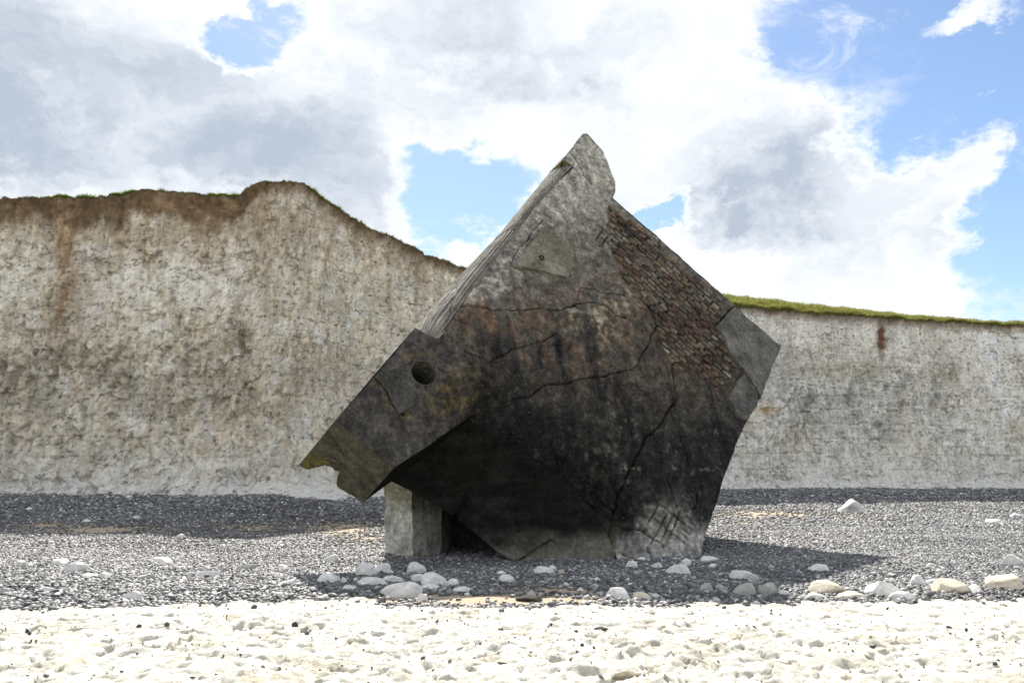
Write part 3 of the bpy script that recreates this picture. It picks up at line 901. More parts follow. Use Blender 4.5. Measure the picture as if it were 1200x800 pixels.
def build_front():
    h = 0.025
    lo, hi = LOOP.min(0) - 0.1, LOOP.max(0) + 0.1
    ss = np.arange(lo[0], hi[0], h); ts = np.arange(lo[1], hi[1], h)
    Sg, Tg = np.meshgrid(ss, ts, indexing='ij')
    Sf, Tf = Sg.ravel(), Tg.ravel()
    # drop what is below ground early
    ins = inside(Sf, Tf, LOOP)
    I = ins.reshape(Sg.shape)
    near = I.copy()
    for a in (-2, -1, 0, 1, 2):
        for b in (-2, -1, 0, 1, 2):
            near |= np.roll(np.roll(I, a, 0), b, 1)
    idx = np.where(near.ravel())[0]
    out = idx[~ins[idx]]
    d, bx, by = poly_dist(Sf[out], Tf[out], LOOP)
    keep = d < h * 1.25
    Sv, Tv = Sf.copy(), Tf.copy()
    Sv[out[keep]] = bx[keep]; Tv[out[keep]] = by[keep]
    ok = ins.copy(); ok[out[keep]] = True
    nr, nc = Sg.shape
    i = np.arange(nr - 1)[:, None] * nc + np.arange(nc - 1)[None, :]
    Q = np.stack([i, i + nc, i + nc + 1, i + 1], -1).reshape(-1, 4)
    Q = Q[ok[Q].all(1) & (ins[Q].any(1))]
    used = np.unique(Q); remap = np.full(len(Sf), -1); remap[used] = np.arange(len(used))
    Q = remap[Q]
    S, T = Sv[used], Tv[used]
    P = from_st(S, T, np.zeros(len(S)))
    u, v = to_pix(P)
    # -------- relief
    H = 0.035 * fbm(S * 0.8, T * 0.8, oct=4) + 0.018 * fbm(S * 5, T * 5, oct=3)
    lay = sstep(-0.02, 0.0, fbm(S * 0.7 + 9, T * 0.7, oct=5, gain=0.55) - 0.08)      # flaked render
    H -= 0.03 * lay * sstep(560, 620, u)
    crackm = np.zeros(len(S))
    for w, dep, tr in CRACKS:
        q = np.array([st(*p) for p in tr])
        lo2, hi2 = q.min(0) - 0.4, q.max(0) + 0.4
        sel = np.where((S > lo2[0]) & (S < hi2[0]) & (T > lo2[1]) & (T < hi2[1]))[0]
        if not len(sel): continue
        wob_s = S[sel] + 0.06 * fbm(S[sel] * 3.5, T[sel] * 3.5, oct=3); wob_t = T[sel] + 0.06 * fbm(S[sel] * 3.5 + 20, T[sel] * 3.5, oct=3)
        straight = len(tr) == 2
        dd, _, _ = poly_dist(S[sel] if straight else wob_s, T[sel] if straight else wob_t, q, closed=False)
        ww = w * (0.62 + 0.75 * perlin(S[sel] * 1.7, T[sel] * 1.7))
        m = sstep(np.maximum(ww, 0.012), np.maximum(ww, 0.012) * 0.3, dd)
        H[sel] -= dep * m
        crackm[sel] = np.maximum(crackm[sel], m)
    bc = brick_cover(S, T)
    bm = sstep(-0.10, 0.12, bc)
    H -= bm * 0.085
    # pipe mouth, small drain, pock marks
    def disc(px, py, r_in, r_out, dep, lip=0.0):
        c = st(px, py)
        rr = np.hypot(S - c[0], T - c[1])
        H[:] = np.where(rr < r_in, -dep, H)
        if lip: H[:] += lip * np.exp(-((rr - r_out) / 0.05) ** 2)
        return rr
    rr_hole = disc(496, 437, 0.30, 0.345, 1.6, 0.03)
    rr2 = disc(680, 571, 0.07, 0.09, 0.35)
    rr3 = disc(545, 300, 0.0, 0.1, 0.0)
    pk = fbm(S * 6 + 3, T * 6, oct=2)
    H -= 0.03 * sstep(0.42, 0.55, pk) * (bm < 0.2)
    hd = 0.07 * np.exp(-((u - 720) / 40) ** 2 - ((v - 222) / 30) ** 2) * fbm(S * 3, T * 3)
    H += hd
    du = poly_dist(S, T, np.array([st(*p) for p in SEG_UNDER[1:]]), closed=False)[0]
    H -= 0.42 * np.clip(1 - du / 1.1, 0, 1) ** 2          # the lower-left edge is worn round
    P = from_st(S, T, H)
    # -------- stains, plus darkened recesses and lower rim (linear albedo)
    def pb(cx, cy, rx, ry, rot=0.0):
        c, s_ = math.cos(rot), math.sin(rot)
        x, y = (u - cx) * c + (v - cy) * s_, -(u - cx) * s_ + (v - cy) * c
        return np.exp(-((x / rx) ** 2 + (y / ry) ** 2))
    f_a = fbm(S * 0.6, T * 0.6, oct=4); f_b = fbm(S * 1.7 + 5, T * 1.7, oct=4); f_c = fbm(S * 5 + 8, T * 5, oct=3)
    run = fbm(S * 2.2, T * 0.22 + 4, oct=4)
    col = np.zeros((len(S), 3)) + np.array([0.085, 0.077, 0.064])
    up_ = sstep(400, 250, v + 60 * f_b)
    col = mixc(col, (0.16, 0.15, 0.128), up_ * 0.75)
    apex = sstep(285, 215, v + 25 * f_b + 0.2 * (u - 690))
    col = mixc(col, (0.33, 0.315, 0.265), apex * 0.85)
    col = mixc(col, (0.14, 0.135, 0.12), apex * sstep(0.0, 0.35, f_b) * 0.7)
    # pale lichen flakes on the left shoulder
    sh = pb(585, 320, 40, 22, -0.7) + pb(560, 345, 25, 10) + pb(640, 245, 26, 30, -0.8) * 0.8 + pb(672, 262, 18, 22) * .7
    col = mixc(col, (0.25, 0.24, 0.215), np.clip(sh, 0, 1) * (0.35 + 0.65 * sstep(-0.12, 0.25, f_c + 0.7 * f_b)))
    # brown iron seep
    br = pb(600, 400, 60, 60) * .7 + pb(770, 350, 60, 40, .75) + pb(820, 420, 45, 40, .75) + pb(690, 400, 60, 60) * .6 + pb(560, 370, 30, 20) * .7
    col = mixc(col, (0.125, 0.075, 0.047), np.clip(br, 0, 1) * sstep(-0.25, 0.25, f_b) * 0.8)
    col = mixc(col, (0.24, 0.215, 0.155), np.clip(pb(690, 372, 32, 14) + pb(735, 352, 22, 12) * .8 + pb(705, 392, 22, 16) * .5, 0, 1) * sstep(-0.1, 0.2, f_c + f_b * 0.4) * 0.8)
    # dark runs below the ledges
    col = mixc(col, (0.024, 0.024, 0.025), sstep(0.02, 0.3, run) * sstep(330, 430, v) * 0.8)
    for cx, y0, y1, wd in [(632, 396, 450, 5), (655, 390, 440, 5), (582, 385, 470, 14), (668, 395, 430, 3), (711, 440, 490, 4), (722, 438, 480, 3)]:
        col = mixc(col, (0.018, 0.018, 0.02), np.exp(-((u - cx + 4 * f_b) / wd) ** 2) * sstep(y0, y0 + 12, v) * sstep(y1, y1 - 30, v) * 0.9)
    # black algae over the lower half
    dark = sstep(425, 520, v + 55 * f_a - 0.10 * (u - 700)) * sstep(540, 600, u + 40 * f_b)
    col = mixc(col, (0.0265, 0.0262, 0.0260), dark * 0.9)
    col = mixc(col, (0.062, 0.056, 0.040), dark * (pb(690, 545, 45, 40) + pb(745, 470, 60, 30) * .5 + pb(600, 470, 40, 30) * .5) * sstep(-0.05, 0.25, f_c + 0.4 * f_b))
    col = mixc(col, (0.012, 0.012, 0.0125), np.clip(pb(605, 510, 55, 32, .5) + pb(660, 545, 40, 22, .6) * .6, 0, 1) * .85)  # face painted darker beside the underside so the edge between them fades
    sc = sstep(0.18, 0.35, f_c) * sstep(0.0, 0.3, fbm(S * 1.1 + 60, T * 1.1, oct=3)) * dark
    col = mixc(col, (0.16, 0.153, 0.125), sc * 0.8)
    # the washed bottom corner
    low = sstep(604, 628, v + 22 * f_b + 10 * f_c - 0.10 * (u - 770)) * sstep(712, 735, u)
    col = mixc(col, (0.40, 0.39, 0.355), low * 0.92)
    low2 = pb(782, 612, 24, 22)
    col = mixc(col, (0.36, 0.345, 0.30), np.clip(low2 * (1 + f_c), 0, .75))
    col = mixc(col, (0.11, 0.08, 0.03), pb(728, 625, 5, 18) * .9)
    # right corner: clean grey concrete
    rc = sstep(0.02, 0.10, -poly_dist(S, T, np.array([st(*p) for p in [(836, 383), (860, 361), (914, 406), (890, 469), (886, 456), (864, 426), (850, 405)]]))[0] + 0.10) * 0
    # arm: dark grey, mossy round the pipe
    arm = sstep(545, 500, u + 0.35 * (v - 450) + 10 * f_b) * sstep(385, 400, v + 0.2 * (480 - u))
    col = mixc(col, (0.070, 0.066, 0.062), arm * 0.85)
    col = mixc(col, (0.105, 0.10, 0.09), np.clip(pb(468, 455, 18, 28, .7), 0, 1) * .8)
    moss = np.clip(pb(545, 455, 28, 22) + pb(520, 470, 30, 16) * .8 + pb(452, 455, 12, 26, -.6) + pb(492, 418, 22, 5) * 1.0 + pb(470, 486, 12, 10), 0, 1)
    col = mixc(col, (0.115, 0.085, 0.030), moss * sstep(-0.15, 0.2, f_c + 0.3 * f_b) * 0.8)
    # brick bed, then cracks, pipe hole and underside rim darkened in the colour
    col = mixc(col, (0.085, 0.062, 0.05), bm * 0.6)
    col = mixc(col, (0.020, 0.019, 0.018), crackm * 0.6)
    col = np.where((rr_hole < 0.30)[:, None], np.array([0.006, 0.006, 0.006]), col)  # inner shade of the pipe hole put in as near-black
    col = mixc(col, (0.0155, 0.0155, 0.0150), sstep(1.3, 0.15, du + 0.5 * f_b) * sstep(650, 600, v) * sstep(548, 575, u) * 0.92)  # face colour sinks to the underside's dark tone, softening the edge
    rng_ = np.exp(0.75 * f_c + 0.65 * f_b + 0.55 * fbm(S * 11 + 2, T * 11, oct=3))
    upper = sstep(470, 340, v + 30 * f_a)
    rng_ = rng_ * np.exp(upper * 0.6 * fbm(S * 2.6 + 40, T * 2.6, oct=4, gain=0.65))
    col = np.clip(col * rng_[:, None] * (0.74 + 0.26 * upper)[:, None], 0.004, 0.6)
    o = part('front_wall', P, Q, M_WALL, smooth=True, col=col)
    o['label'] = 'cracked and stained front wall with brick showing at upper right'
    return o


front = build_front()


def face_poly_part(name, pix, thick, off, colr, parent=bunker, mat=None, label=None, rough=0.07, seed=0.0, step=0.06):
    """a slab lying on the face: traced outline, real thickness, bevelled and slightly uneven"""
    loop = np.array(dense(pix + [pix[0]], rough, step, seed))
    n = len(loop)
    cen = loop.mean(0)
    ring0 = from_st(loop[:, 0], loop[:, 1], np.full(n, off - thick))
    ring1 = from_st(loop[:, 0], loop[:, 1], np.full(n, off - 0.012))
    inn = cen + (loop - cen) * (1 - 0.03)
    wv = 0.008 * fbm(inn[:, 0] * 3, inn[:, 1] * 3, oct=2)
    ring2 = from_st(inn[:, 0], inn[:, 1], off + wv)
    mid = cen + (loop - cen) * 0.5
    wm = 0.015 * fbm(mid[:, 0] * 2 + seed, mid[:, 1] * 2, oct=2)
    ring3 = from_st(mid[:, 0], mid[:, 1], off + wm)
    c = from_st(np.array([cen[0]]), np.array([cen[1]]), np.array([off]))
    V = np.concatenate([ring0, ring1, ring2, ring3, c])
    F = []
    for r in range(3):
        for i in range(n):
            j = (i + 1) % n
            F.append((r * n + i, r * n + j, (r + 1) * n + j, (r + 1) * n + i))
    for i in range(n): F.append((3 * n + i, 3 * n + (i + 1) % n, 4 * n))
    P = V
    f = fbm(P[:, 0] * 1.5 + seed, P[:, 2] * 1.5, oct=3)
    col = np.array(colr)[None, :] * (1 + 0.5 * f[:, None])
    o = part(name, V, F, mat or M_PLAIN, parent, col=col)
    if label: o['label'] = label
    return o


corner_slab = face_poly_part('corner_slab', [(860, 361), (914, 406), (903, 432), (890, 468), (886, 457), (865, 427), (853, 410), (848, 396), (838, 384)], 0.3, 0.06, (0.125, 0.121, 0.110), label='smooth grey slab at the right corner', seed=3)
face_poly_part('broken_slab', [(851, 468), (864, 445), (870, 439), (885, 460), (886, 473), (874, 494), (866, 491)], 0.25, 0.09, (0.105, 0.102, 0.093), label='loose grey slab flaking off below the right corner', seed=6)
face_poly_part('broken_slab', [(852, 470), (862, 478), (868, 490), (864, 491)], 0.25, 0.11, (0.10, 0.098, 0.09), seed=8)
panel = face_poly_part('patch_panel', [(599, 313), (640, 263), (674, 291), (665, 326), (632, 318)], 0.2, 0.07, (0.175, 0.166, 0.128), label='smooth pale concrete patch with a bolt socket', seed=9, rough=0.03)
face_poly_part('patch_panel', [(443, 437), (468, 431), (487, 464), (484, 476), (467, 486)], 0.15, 0.035, (0.058, 0.056, 0.052), label='smooth grey patch beside the pipe hole', seed=12, rough=0.03)


def ring_part(name, px, py, r_out, r_in, off, depth, colr, parent, cap=True):
    c = st(px, py); n = 28
    a = np.linspace(0, 2 * np.pi, n, endpoint=False)
    rings = [(r_out, off - depth), (r_out, off), (r_in, off), (r_in, off - depth)]
    V = np.concatenate([from_st(c[0] + r * np.cos(a), c[1] + r * np.sin(a), np.full(n, h)) for r, h in rings])
    F = []
    for r in range(3):
        for i in range(n):
            j = (i + 1) % n
            F.append((r * n + i, r * n + j, (r + 1) * n + j, (r + 1) * n + i))
    if cap: F.append(tuple(range(3 * n, 4 * n)))
    return part(name, V, F, M_PLAIN, parent, col=np.tile(np.array(colr), (len(V), 1)))


ring_part('bolt_socket', 633, 304, 0.075, 0.045, 0.10, 0.12, (0.05, 0.045, 0.04), panel)
ring_part('pipe_collar', 496, 437, 0.33, 0.285, 0.015, 0.06, (0.06, 0.056, 0.045), bunker, cap=False)


# ---- bricks: each one a child of the front wall, copies of ten worn shapes
def build_bricks():
    rng = np.random.RandomState(21)
    BL, BH, BD = 0.25, 0.115, 0.085
    palette = [(0.085, 0.060, 0.047), (0.120, 0.103, 0.078), (0.155, 0.142, 0.110), (0.085, 0.075, 0.064), (0.20, 0.188, 0.155), (0.115, 0.086, 0.056), (0.140, 0.127, 0.108), (0.058, 0.049, 0.043), (0.24, 0.228, 0.198), (0.080, 0.052, 0.042)]
    meshes = []
    for k in range(len(palette)):
        x, y, z = BL / 2, BH / 2, BD
        v = []
        for zz, sc in ((-0.06, 1.0), (z - 0.012, 1.0), (z, 0.90)):
            for sx, sy in ((-1, -1), (1, -1), (1, 1), (-1, 1)):
                jx, jy = rng.uniform(-0.022, 0.022, 2)
                jz = rng.uniform(-0.03, 0.012) if zz > 0 else 0
                v.append((sx * (x - (1 - sc) * 0.1) + jx, sy * (y - (1 - sc) * 0.1) + jy, zz + jz))
        f = [(0, 1, 2, 3)[::-1], (8, 9, 10, 11)]
        for r in (0, 1):
            for i in range(4):
                j = (i + 1) % 4
                f.append((r * 4 + i, r * 4 + j, r * 4 + 4 + j, r * 4 + 4 + i))
        me = bpy.data.meshes.new('brick')
        me.from_pydata(v, [], f); me.update()
        a = me.color_attributes.new('Col', 'FLOAT_COLOR', 'POINT')
        c = np.ones((12, 4), np.float32); c[:, :3] = np.array(palette[k]) * rng.uniform(0.85, 1.15, (12, 1))
        a.data.foreach_set('color', c.ravel())
        me.materials.append(M_WALL)
        meshes.append(me)
    from mathutils import Matrix
    vx = E_U * float(V_DIR[0]) + E_V * float(V_DIR[1])
    vy = E_U * float(U_DIR[0]) + E_V * float(U_DIR[1])
    rot = Matrix((vx, vy, N_F)).transposed()
    lo = (BRICK_ST @ np.stack([V_DIR, U_DIR], 1)); mn, mx = lo.min(0), lo.max(0)
    spots = []
    row = 0
    y = mn[1]
    while y < mx[1]:
        x = mn[0] + (0.13 if row % 2 else 0.0) + rng.uniform(-0.03, 0.03)
        while x < mx[0]:
            p = V_DIR * x + U_DIR * y
            spots.append((p[0], p[1]))
            x += BL + 0.03 + rng.uniform(0, 0.05)
        y += BH + 0.036; row += 1
    spots = np.array(spots)
    cov = brick_cover(spots[:, 0], spots[:, 1])
    rd = fbm(spots[:, 0] * 0.9 + 70, spots[:, 1] * 0.9, oct=2)
    n = 0
    order = np.argsort(-cov)
    for i in order:
        if cov[i] < -0.02 or n >= 298: continue
        if rng.uniform() < 0.08: continue
        order_k = [7, 9, 0, 3, 5, 1, 6, 2, 4, 8]                  # dark to pale; neighbours stay alike
        k = order_k[int(np.clip(4.2 - 7.0 * rd[i] + rng.normal(0, 1.7), 0, 9))]
        o = bpy.data.objects.new('brick', meshes[k])
        C.objects.link(o)
        o.parent = front
        w = from_st(np.array([spots[i, 0]]), np.array([spots[i, 1]]), np.array([-0.085 * float(sstep(-0.10, 0.12, cov[i])) - 0.012 * max(0.0, 1 - cov[i] * 3) + rng.uniform(-0.035, 0.006)]))[0] - np.array(P0)
        from mathutils import Euler
        jit = Euler((rng.normal(0, 0.05), rng.normal(0, 0.05), rng.normal(0, 0.03))).to_matrix()
        m4 = (rot @ jit).to_4x4(); m4.translation = Vector(w)
        m4 = m4 @ Matrix.Diagonal((rng.uniform(0.72, 1.06), rng.uniform(0.72, 1.05), 1, 1))
        o.matrix_local = m4
        n += 1


build_bricks()


# ---- the rounded, board-marked roof edge down the upper left side
def build_roof_edge():
    inner = [(673, 193), (656, 211), (626, 244), (600, 279), (554, 339), (513, 397), (492, 425)]
    outer = [(652, 193), (644, 202), (610, 244), (582, 278), (540, 322), (497, 373), (474, 418)]
    A = np.array([on_face(*p, off=(-0.25 if p[1] > 420 else 0.0)) for p in inner])
    Bp = np.array([on_face(*p, off=-1.3) for p in outer])
    n = 120; m = 41
    tt = np.linspace(0, 1, n)
    La = np.linspace(0, 1, len(inner))
    Ai = np.stack([np.interp(tt, La, A[:, k]) for k in range(3)], -1)
    Bi = np.stack([np.interp(tt, La, Bp[:, k]) for k in range(3)], -1)
    nf = np.array(N_F)
    axis = (Ai[-1] - Ai[0]); axis /= np.linalg.norm(axis)
    V = []
    for j in range(m):
        f = j / (m - 1)
        # quarter round: leaves the face flat, turns back along the depth
        a = f * math.pi / 2
        lat, dep = math.sin(a), 1 - math.cos(a)
        d = Bi - Ai
        dn = (d @ nf)[:, None] * nf
        p = Ai + (d - dn) * lat + dn * dep
        board = math.floor(f * 8)
        ridge = -0.05 * (j % 5 == 0) * (1 + 0.6 * perlin(tt * 9, tt * 0 + j)) - 0.02 * (j % 5 == 3)
        nz = ridge + 0.012 * hash01(np.array([board]), np.array([3]))[0] + 0.02 * fbm(tt * 14, tt * 0 + f * 9, oct=3)
        crack = -0.08 * np.exp(-((tt - 0.47 - 0.10 * f) / 0.006) ** 2) - 0.08 * np.exp(-((tt - 0.80 + 0.10 * f) / 0.006) ** 2) - 0.06 * np.exp(-((tt - 0.22 - 0.03 * f) / 0.005) ** 2)
        nd_ = (nf * math.cos(a) + np.array((-0.6, 0.2, 0.6)) * math.sin(a))
        V.append(p + nd_[None, :] * (nz + crack)[:, None])
    # and on over the back, out of sight
    back = np.array([-0.30, 0.80, -0.52])
    for L in (0.6, 2.5):
        V.append(Bi + back * L)
    V = np.stack(V)
    nr = V.shape[0]
    P = V.reshape(-1, 3)
    f = np.repeat(np.linspace(0, 1, nr), n); t2 = np.tile(tt, nr)
    g = fbm(t2 * 30, f * 6, oct=3); g2 = fbm(t2 * 4, f * 20, oct=4)
    col = np.zeros((len(P), 3)) + np.array([0.215, 0.205, 0.18])
    col = mixc(col, (0.10, 0.094, 0.08), sstep(-0.05, 0.35, g2) * 0.75)
    col = mixc(col, (0.15, 0.14, 0.12), sstep(0.08, 0.0, f) * 0.7)
    gr = fbm(t2 * 3, f * 60, oct=3); col = col * np.exp(0.9 * gr)[:, None]
    o = part('roof_edge', P, grid_faces(nr, n), M_PLAIN, smooth=True, col=col)
    o['label'] = 'pale board-marked rounded roof edge'
    return Bi


EDGE_B = build_roof_edge()


# ---- sides and back of the block
def build_sides():
    DV = np.array([-0.36, 0.85, -0.36]) * 6.0
    loop3 = from_st(LOOP[:, 0], LOOP[:, 1], np.zeros(len(LOOP)))
    # right-hand and top side: from the apex block round to the bottom
    i0, i1 = SEG_START[0], SEG_START[3]
    fr = loop3[i0:i1]
    cen = loop3.mean(0)
    rows = []
    for f in (0.0, 0.03, 0.25, 0.6, 1.0):
        p = fr + DV * f
        p = p + (cen + DV * f - p) * (0.0 if f < 0.02 else (0.012 if f < 0.1 else 0.12 * f))
        rows.append(p)
    G = np.stack(rows); n = len(fr)
    f = fbm(G[..., 0] * 1.2, G[..., 2] * 1.2, oct=3).reshape(-1)
    col = np.array([0.15, 0.145, 0.13])[None, :] * (1 + 0.6 * f[:, None])
    part('side_wall', G.reshape(-1, 3), grid_faces(len(rows), n), M_PLAIN, smooth=False, col=col)['label'] = 'upper side of the block turned to the sky'
    # underside of the apex block, over the roof edge
    a, b = Vector(on_face(660, 187)), Vector(on_face(673, 196))
    c = at(643.5, 202, a.y + 0.9); d = at(664, 214, a.y + 0.7)
    top = Vector(on_face(686, 156.5)) + Vector(DV) * 0.12
    part('apex_underside', [a, b, d, c, top], [(0, 1, 2, 3), (0, 3, 4)], M_PLAIN, col=np.tile(np.array([0.19, 0.155, 0.075]), (5, 1)))
    # back wall of the block
    back = fr + DV; back = back + (cen + DV - back) * 0.12
    k = len(back)
    eb = [EDGE_B[i] + np.array([-0.30, 0.80, -0.52]) * 2.5 for i in (0, 60, 119)]
    bl = np.array([at(470, 560, 23.5), at(560, 645, 22.5), at(640, 668, 22.0)])
    V = np.concatenate([back, bl[::-1], np.array(eb)[::-1]])
    c = V.mean(0)
    F = [(i, (i + 1) % len(V), len(V)) for i in range(len(V))]
    V = np.concatenate([V, [c]])
    part('back_wall', V, F, M_PLAIN, col=np.tile(np.array([0.14, 0.135, 0.12]), (len(V), 1)))
    # hollow underside that runs from the lower-left edge back to the ground
    q = [from_st(np.array([st(*p)[0]]), np.array([st(*p)[1]]), np.array([-0.41]))[0] for p in [(558, 483), (592, 504), (625, 524), (655, 543), (680, 563), (703, 588), (722, 615), (732, 640), (735, 685)]]
    r = [at(447, 558, 19.7), at(478, 573, 19.75), at(505, 588, 19.8), at(530, 604, 19.8), at(556, 624, 19.75), at(585, 648, 19.7), at(622, 668, 19.6), at(680, 680, 19.5), at(735, 690, 19.5)]
    n, m = 110, 60
    La = np.linspace(0, 1, len(q)); tt = np.linspace(0, 1, n)
    Q = np.array([tuple(p) for p in q]); R = np.array([tuple(p) for p in r])
    Qi = np.stack([np.interp(tt, La, Q[:, k]) for k in range(3)], -1); Ri = np.stack([np.interp(tt, La, R[:, k]) for k in range(3)], -1)
    nrm = np.array([-0.45, -0.55, -0.70])
    V = []
    for j in range(m):
        f = j / (m - 1)
        p = Qi * (1 - f) + Ri * f
        hollow = 0.0 * math.sin(math.pi * min(1, f * 1.05)) ** 0.8
        nz = 0.02 * fbm(tt * 22, tt * 0 + f * 12, oct=3) + 0.004 * np.sin(f * 70 + 2 * tt)
        gash = -0.25 * np.exp(-((tt - 0.70 - 0.04 * (f - .8)) / 0.012) ** 2) * sstep(0.52, 0.60, np.array(f))
        gash = gash - 0.18 * np.exp(-((tt - 0.36 - 0.30 * (f - .9)) / 0.010) ** 2) * sstep(0.72, 0.8, np.array(f))
        p = p - nrm[None, :] * hollow * np.sin(np.pi * np.clip(tt, 0.02, 0.98))[:, None] ** 0.6 * 0.8 + nrm[None, :] * (nz + gash)[:, None]
        V.append(p)
    for L in (0.5, 2.0):
        V.append(Ri + np.array([-0.1, 1.0, 0.35]) * L)
    V = np.stack(V); nr = len(V)
    P = V.reshape(-1, 3)
    uu, vv = to_pix(P)
    g = fbm(P[:, 0] * 1.3, P[:, 2] * 3.0, oct=4)
    col = np.zeros((len(P), 3)) + np.array([0.0135, 0.0136, 0.0128])  # shade beneath the block put into this near-black base
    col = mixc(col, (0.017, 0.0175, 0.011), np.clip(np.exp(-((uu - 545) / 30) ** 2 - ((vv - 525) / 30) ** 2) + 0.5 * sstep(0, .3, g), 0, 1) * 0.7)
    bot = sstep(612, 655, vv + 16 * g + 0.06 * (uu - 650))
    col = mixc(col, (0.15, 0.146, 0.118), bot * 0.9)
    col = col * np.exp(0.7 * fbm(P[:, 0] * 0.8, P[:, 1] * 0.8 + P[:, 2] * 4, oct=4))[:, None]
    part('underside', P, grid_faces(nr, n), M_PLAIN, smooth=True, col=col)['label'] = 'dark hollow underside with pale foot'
    # arm: end, lower lip, back
    a0, a1, a2 = on_face(393, 492), on_face(462, 548), on_face(558, 483)
    b0, b1 = at(350, 545, 18.7), at(426, 588, 18.5)
    b2 = at(545, 500, 20.0); atop = on_face(486, 384); b3 = at(482, 392, 19.6)
    n = 22
    gx, gy = np.meshgrid(np.linspace(0, 1, n), np.linspace(0, 1, n), indexing='ij')

    def quad(p00, p10, p11, p01, amp, seed, chip=None):
        p = [np.array(tuple(x)) for x in (p00, p10, p11, p01)]
        G = (p[0] * ((1 - gx) * (1 - gy))[..., None] + p[1] * (gx * (1 - gy))[..., None] + p[2] * (gx * gy)[..., None] + p[3] * ((1 - gx) * gy)[..., None])
        nn = np.cross(p[1] - p[0], p[3] - p[0]); nn /= np.linalg.norm(nn)
        edge = np.minimum.reduce([gx, 1 - gx, gy, 1 - gy])
        G = G + nn * (amp * fbm(gx * 5 + seed, gy * 5, oct=3) * sstep(0, 0.1, edge))[..., None]
        if chip: G = chip(G, nn)
        return G

    def chip(G, nn):
        # the far upper corner is broken away and overgrown
        w = np.clip(1.25 * np.exp(-((gx - 0.36) / 0.17) ** 4 - ((gy - 1.0) / 0.30) ** 2), 0, 1)
        d = (np.array(tuple(a0)) * 0.6 + np.array(tuple(a1)) * 0.4 - np.array(tuple(b0)) * 0.6 - np.array(tuple(b1)) * 0.4)
        return G + d[None, None, :] * (w * (0.27 + 0.14 * fbm(gx * 7, gy * 7, oct=2)))[..., None]
    G = quad(a0, a1, b1, b0, 0.03, 3.0, chip)
    end_edge = G[:, -1].copy()
    P = G.reshape(-1, 3)
    g = fbm(P[:, 0] * 2.5, P[:, 2] * 1.0, oct=4)
    gxx, gyy = gx.ravel(), gy.ravel()
    col = np.zeros((len(P), 3)) + np.array([0.085, 0.078, 0.055])
    col = mixc(col, (0.05, 0.048, 0.04), sstep(-0.1, 0.3, fbm(gxx * 2, gyy * 9, oct=3)) * .8)
    col = mixc(col, (0.15, 0.125, 0.028), np.exp(-((gxx - 0.1) / 0.22) ** 2 - ((gyy - 0.95) / 0.22) ** 2) * sstep(-0.3, 0.3, g + fbm(gxx * 12, gyy * 12)) * 1.2)
    part('arm_end', P, grid_faces(n, n), M_WALL, smooth=True, col=col)['label'] = 'mossy broken end of the projecting arm'
    G = quad(a1, a2, b2, b1, 0.02, 8.0)
    P = G.reshape(-1, 3)
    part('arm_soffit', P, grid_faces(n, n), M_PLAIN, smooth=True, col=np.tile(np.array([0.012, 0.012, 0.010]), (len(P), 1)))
    V = [tuple(e) for e in end_edge] + [tuple(b2), tuple(b3), tuple(a0), tuple(atop)]
    k = len(end_edge)
    F = [(i, i + 1, k) for i in range(k - 1)] + [(0, k, k + 1), (k + 2, 0, k + 1, k + 3)]
    part('arm_back', V, F, M_PLAIN, col=np.tile(np.array([0.10, 0.095, 0.085]), (len(V), 1)))


build_sides()


def box_part(name, corners_f, depth_vec, colfn, nseg=14, amp=0.03, seed=0.0, label=None):
    """a block of concrete from a front quad, subdivided and worn"""
    p = [np.array(tuple(x)) for x in corners_f]
    dv = np.array(depth_vec)
    V, F = [], []

    def sheet(a, b, c, d):
        s = sum(len(x) for x in V)
        gx, gy = np.meshgrid(np.linspace(0, 1, nseg), np.linspace(0, 1, nseg), indexing='ij')
        G = a * ((1 - gx) * (1 - gy))[..., None] + b * (gx * (1 - gy))[..., None] + c * (gx * gy)[..., None] + d * ((1 - gx) * gy)[..., None]
        V.append(G.reshape(-1, 3)); F.append(grid_faces(nseg, nseg) + s)
    q = [x + dv for x in p]
    sheet(p[0], p[1], p[2], p[3]); sheet(p[1], q[1], q[2], p[2]); sheet(q[0], p[0], p[3], q[3]); sheet(p[3], p[2], q[2], q[3]); sheet(q[1], q[0], q[3], q[2])
    P = np.concatenate(V)
    off = np.stack([fbm(P[:, 1] * 1.7 + seed, P[:, 2] * 1.7, oct=3), fbm(P[:, 0] * 1.7 + seed, P[:, 2] * 1.7 + 7, oct=3), 0.4 * fbm(P[:, 0] * 1.7, P[:, 1] * 1.7 + seed, oct=3)], -1)
    P = P + off * amp
    o = part(name, P, np.concatenate(F), M_WALL, smooth=True, col=colfn(P))
    if label: o['label'] = label
    return o


def leg_col(P):
    g = fbm(P[:, 0] * 3 + P[:, 1] * 2, P[:, 2] * 0.8, oct=4)
    c = np.zeros((len(P), 3)) + np.array([0.52, 0.51, 0.46])
    c = mixc(c, (0.13, 0.125, 0.05), sstep(0.8, 1.6, P[:, 2] + 0.9 * g) * 0.8)
    c = mixc(c, (0.12, 0.12, 0.09), sstep(0.0, 0.4, fbm(P[:, 0] * 6 + P[:, 1] * 5, P[:, 2] * 1.5, oct=3)) * 0.6)
    return c


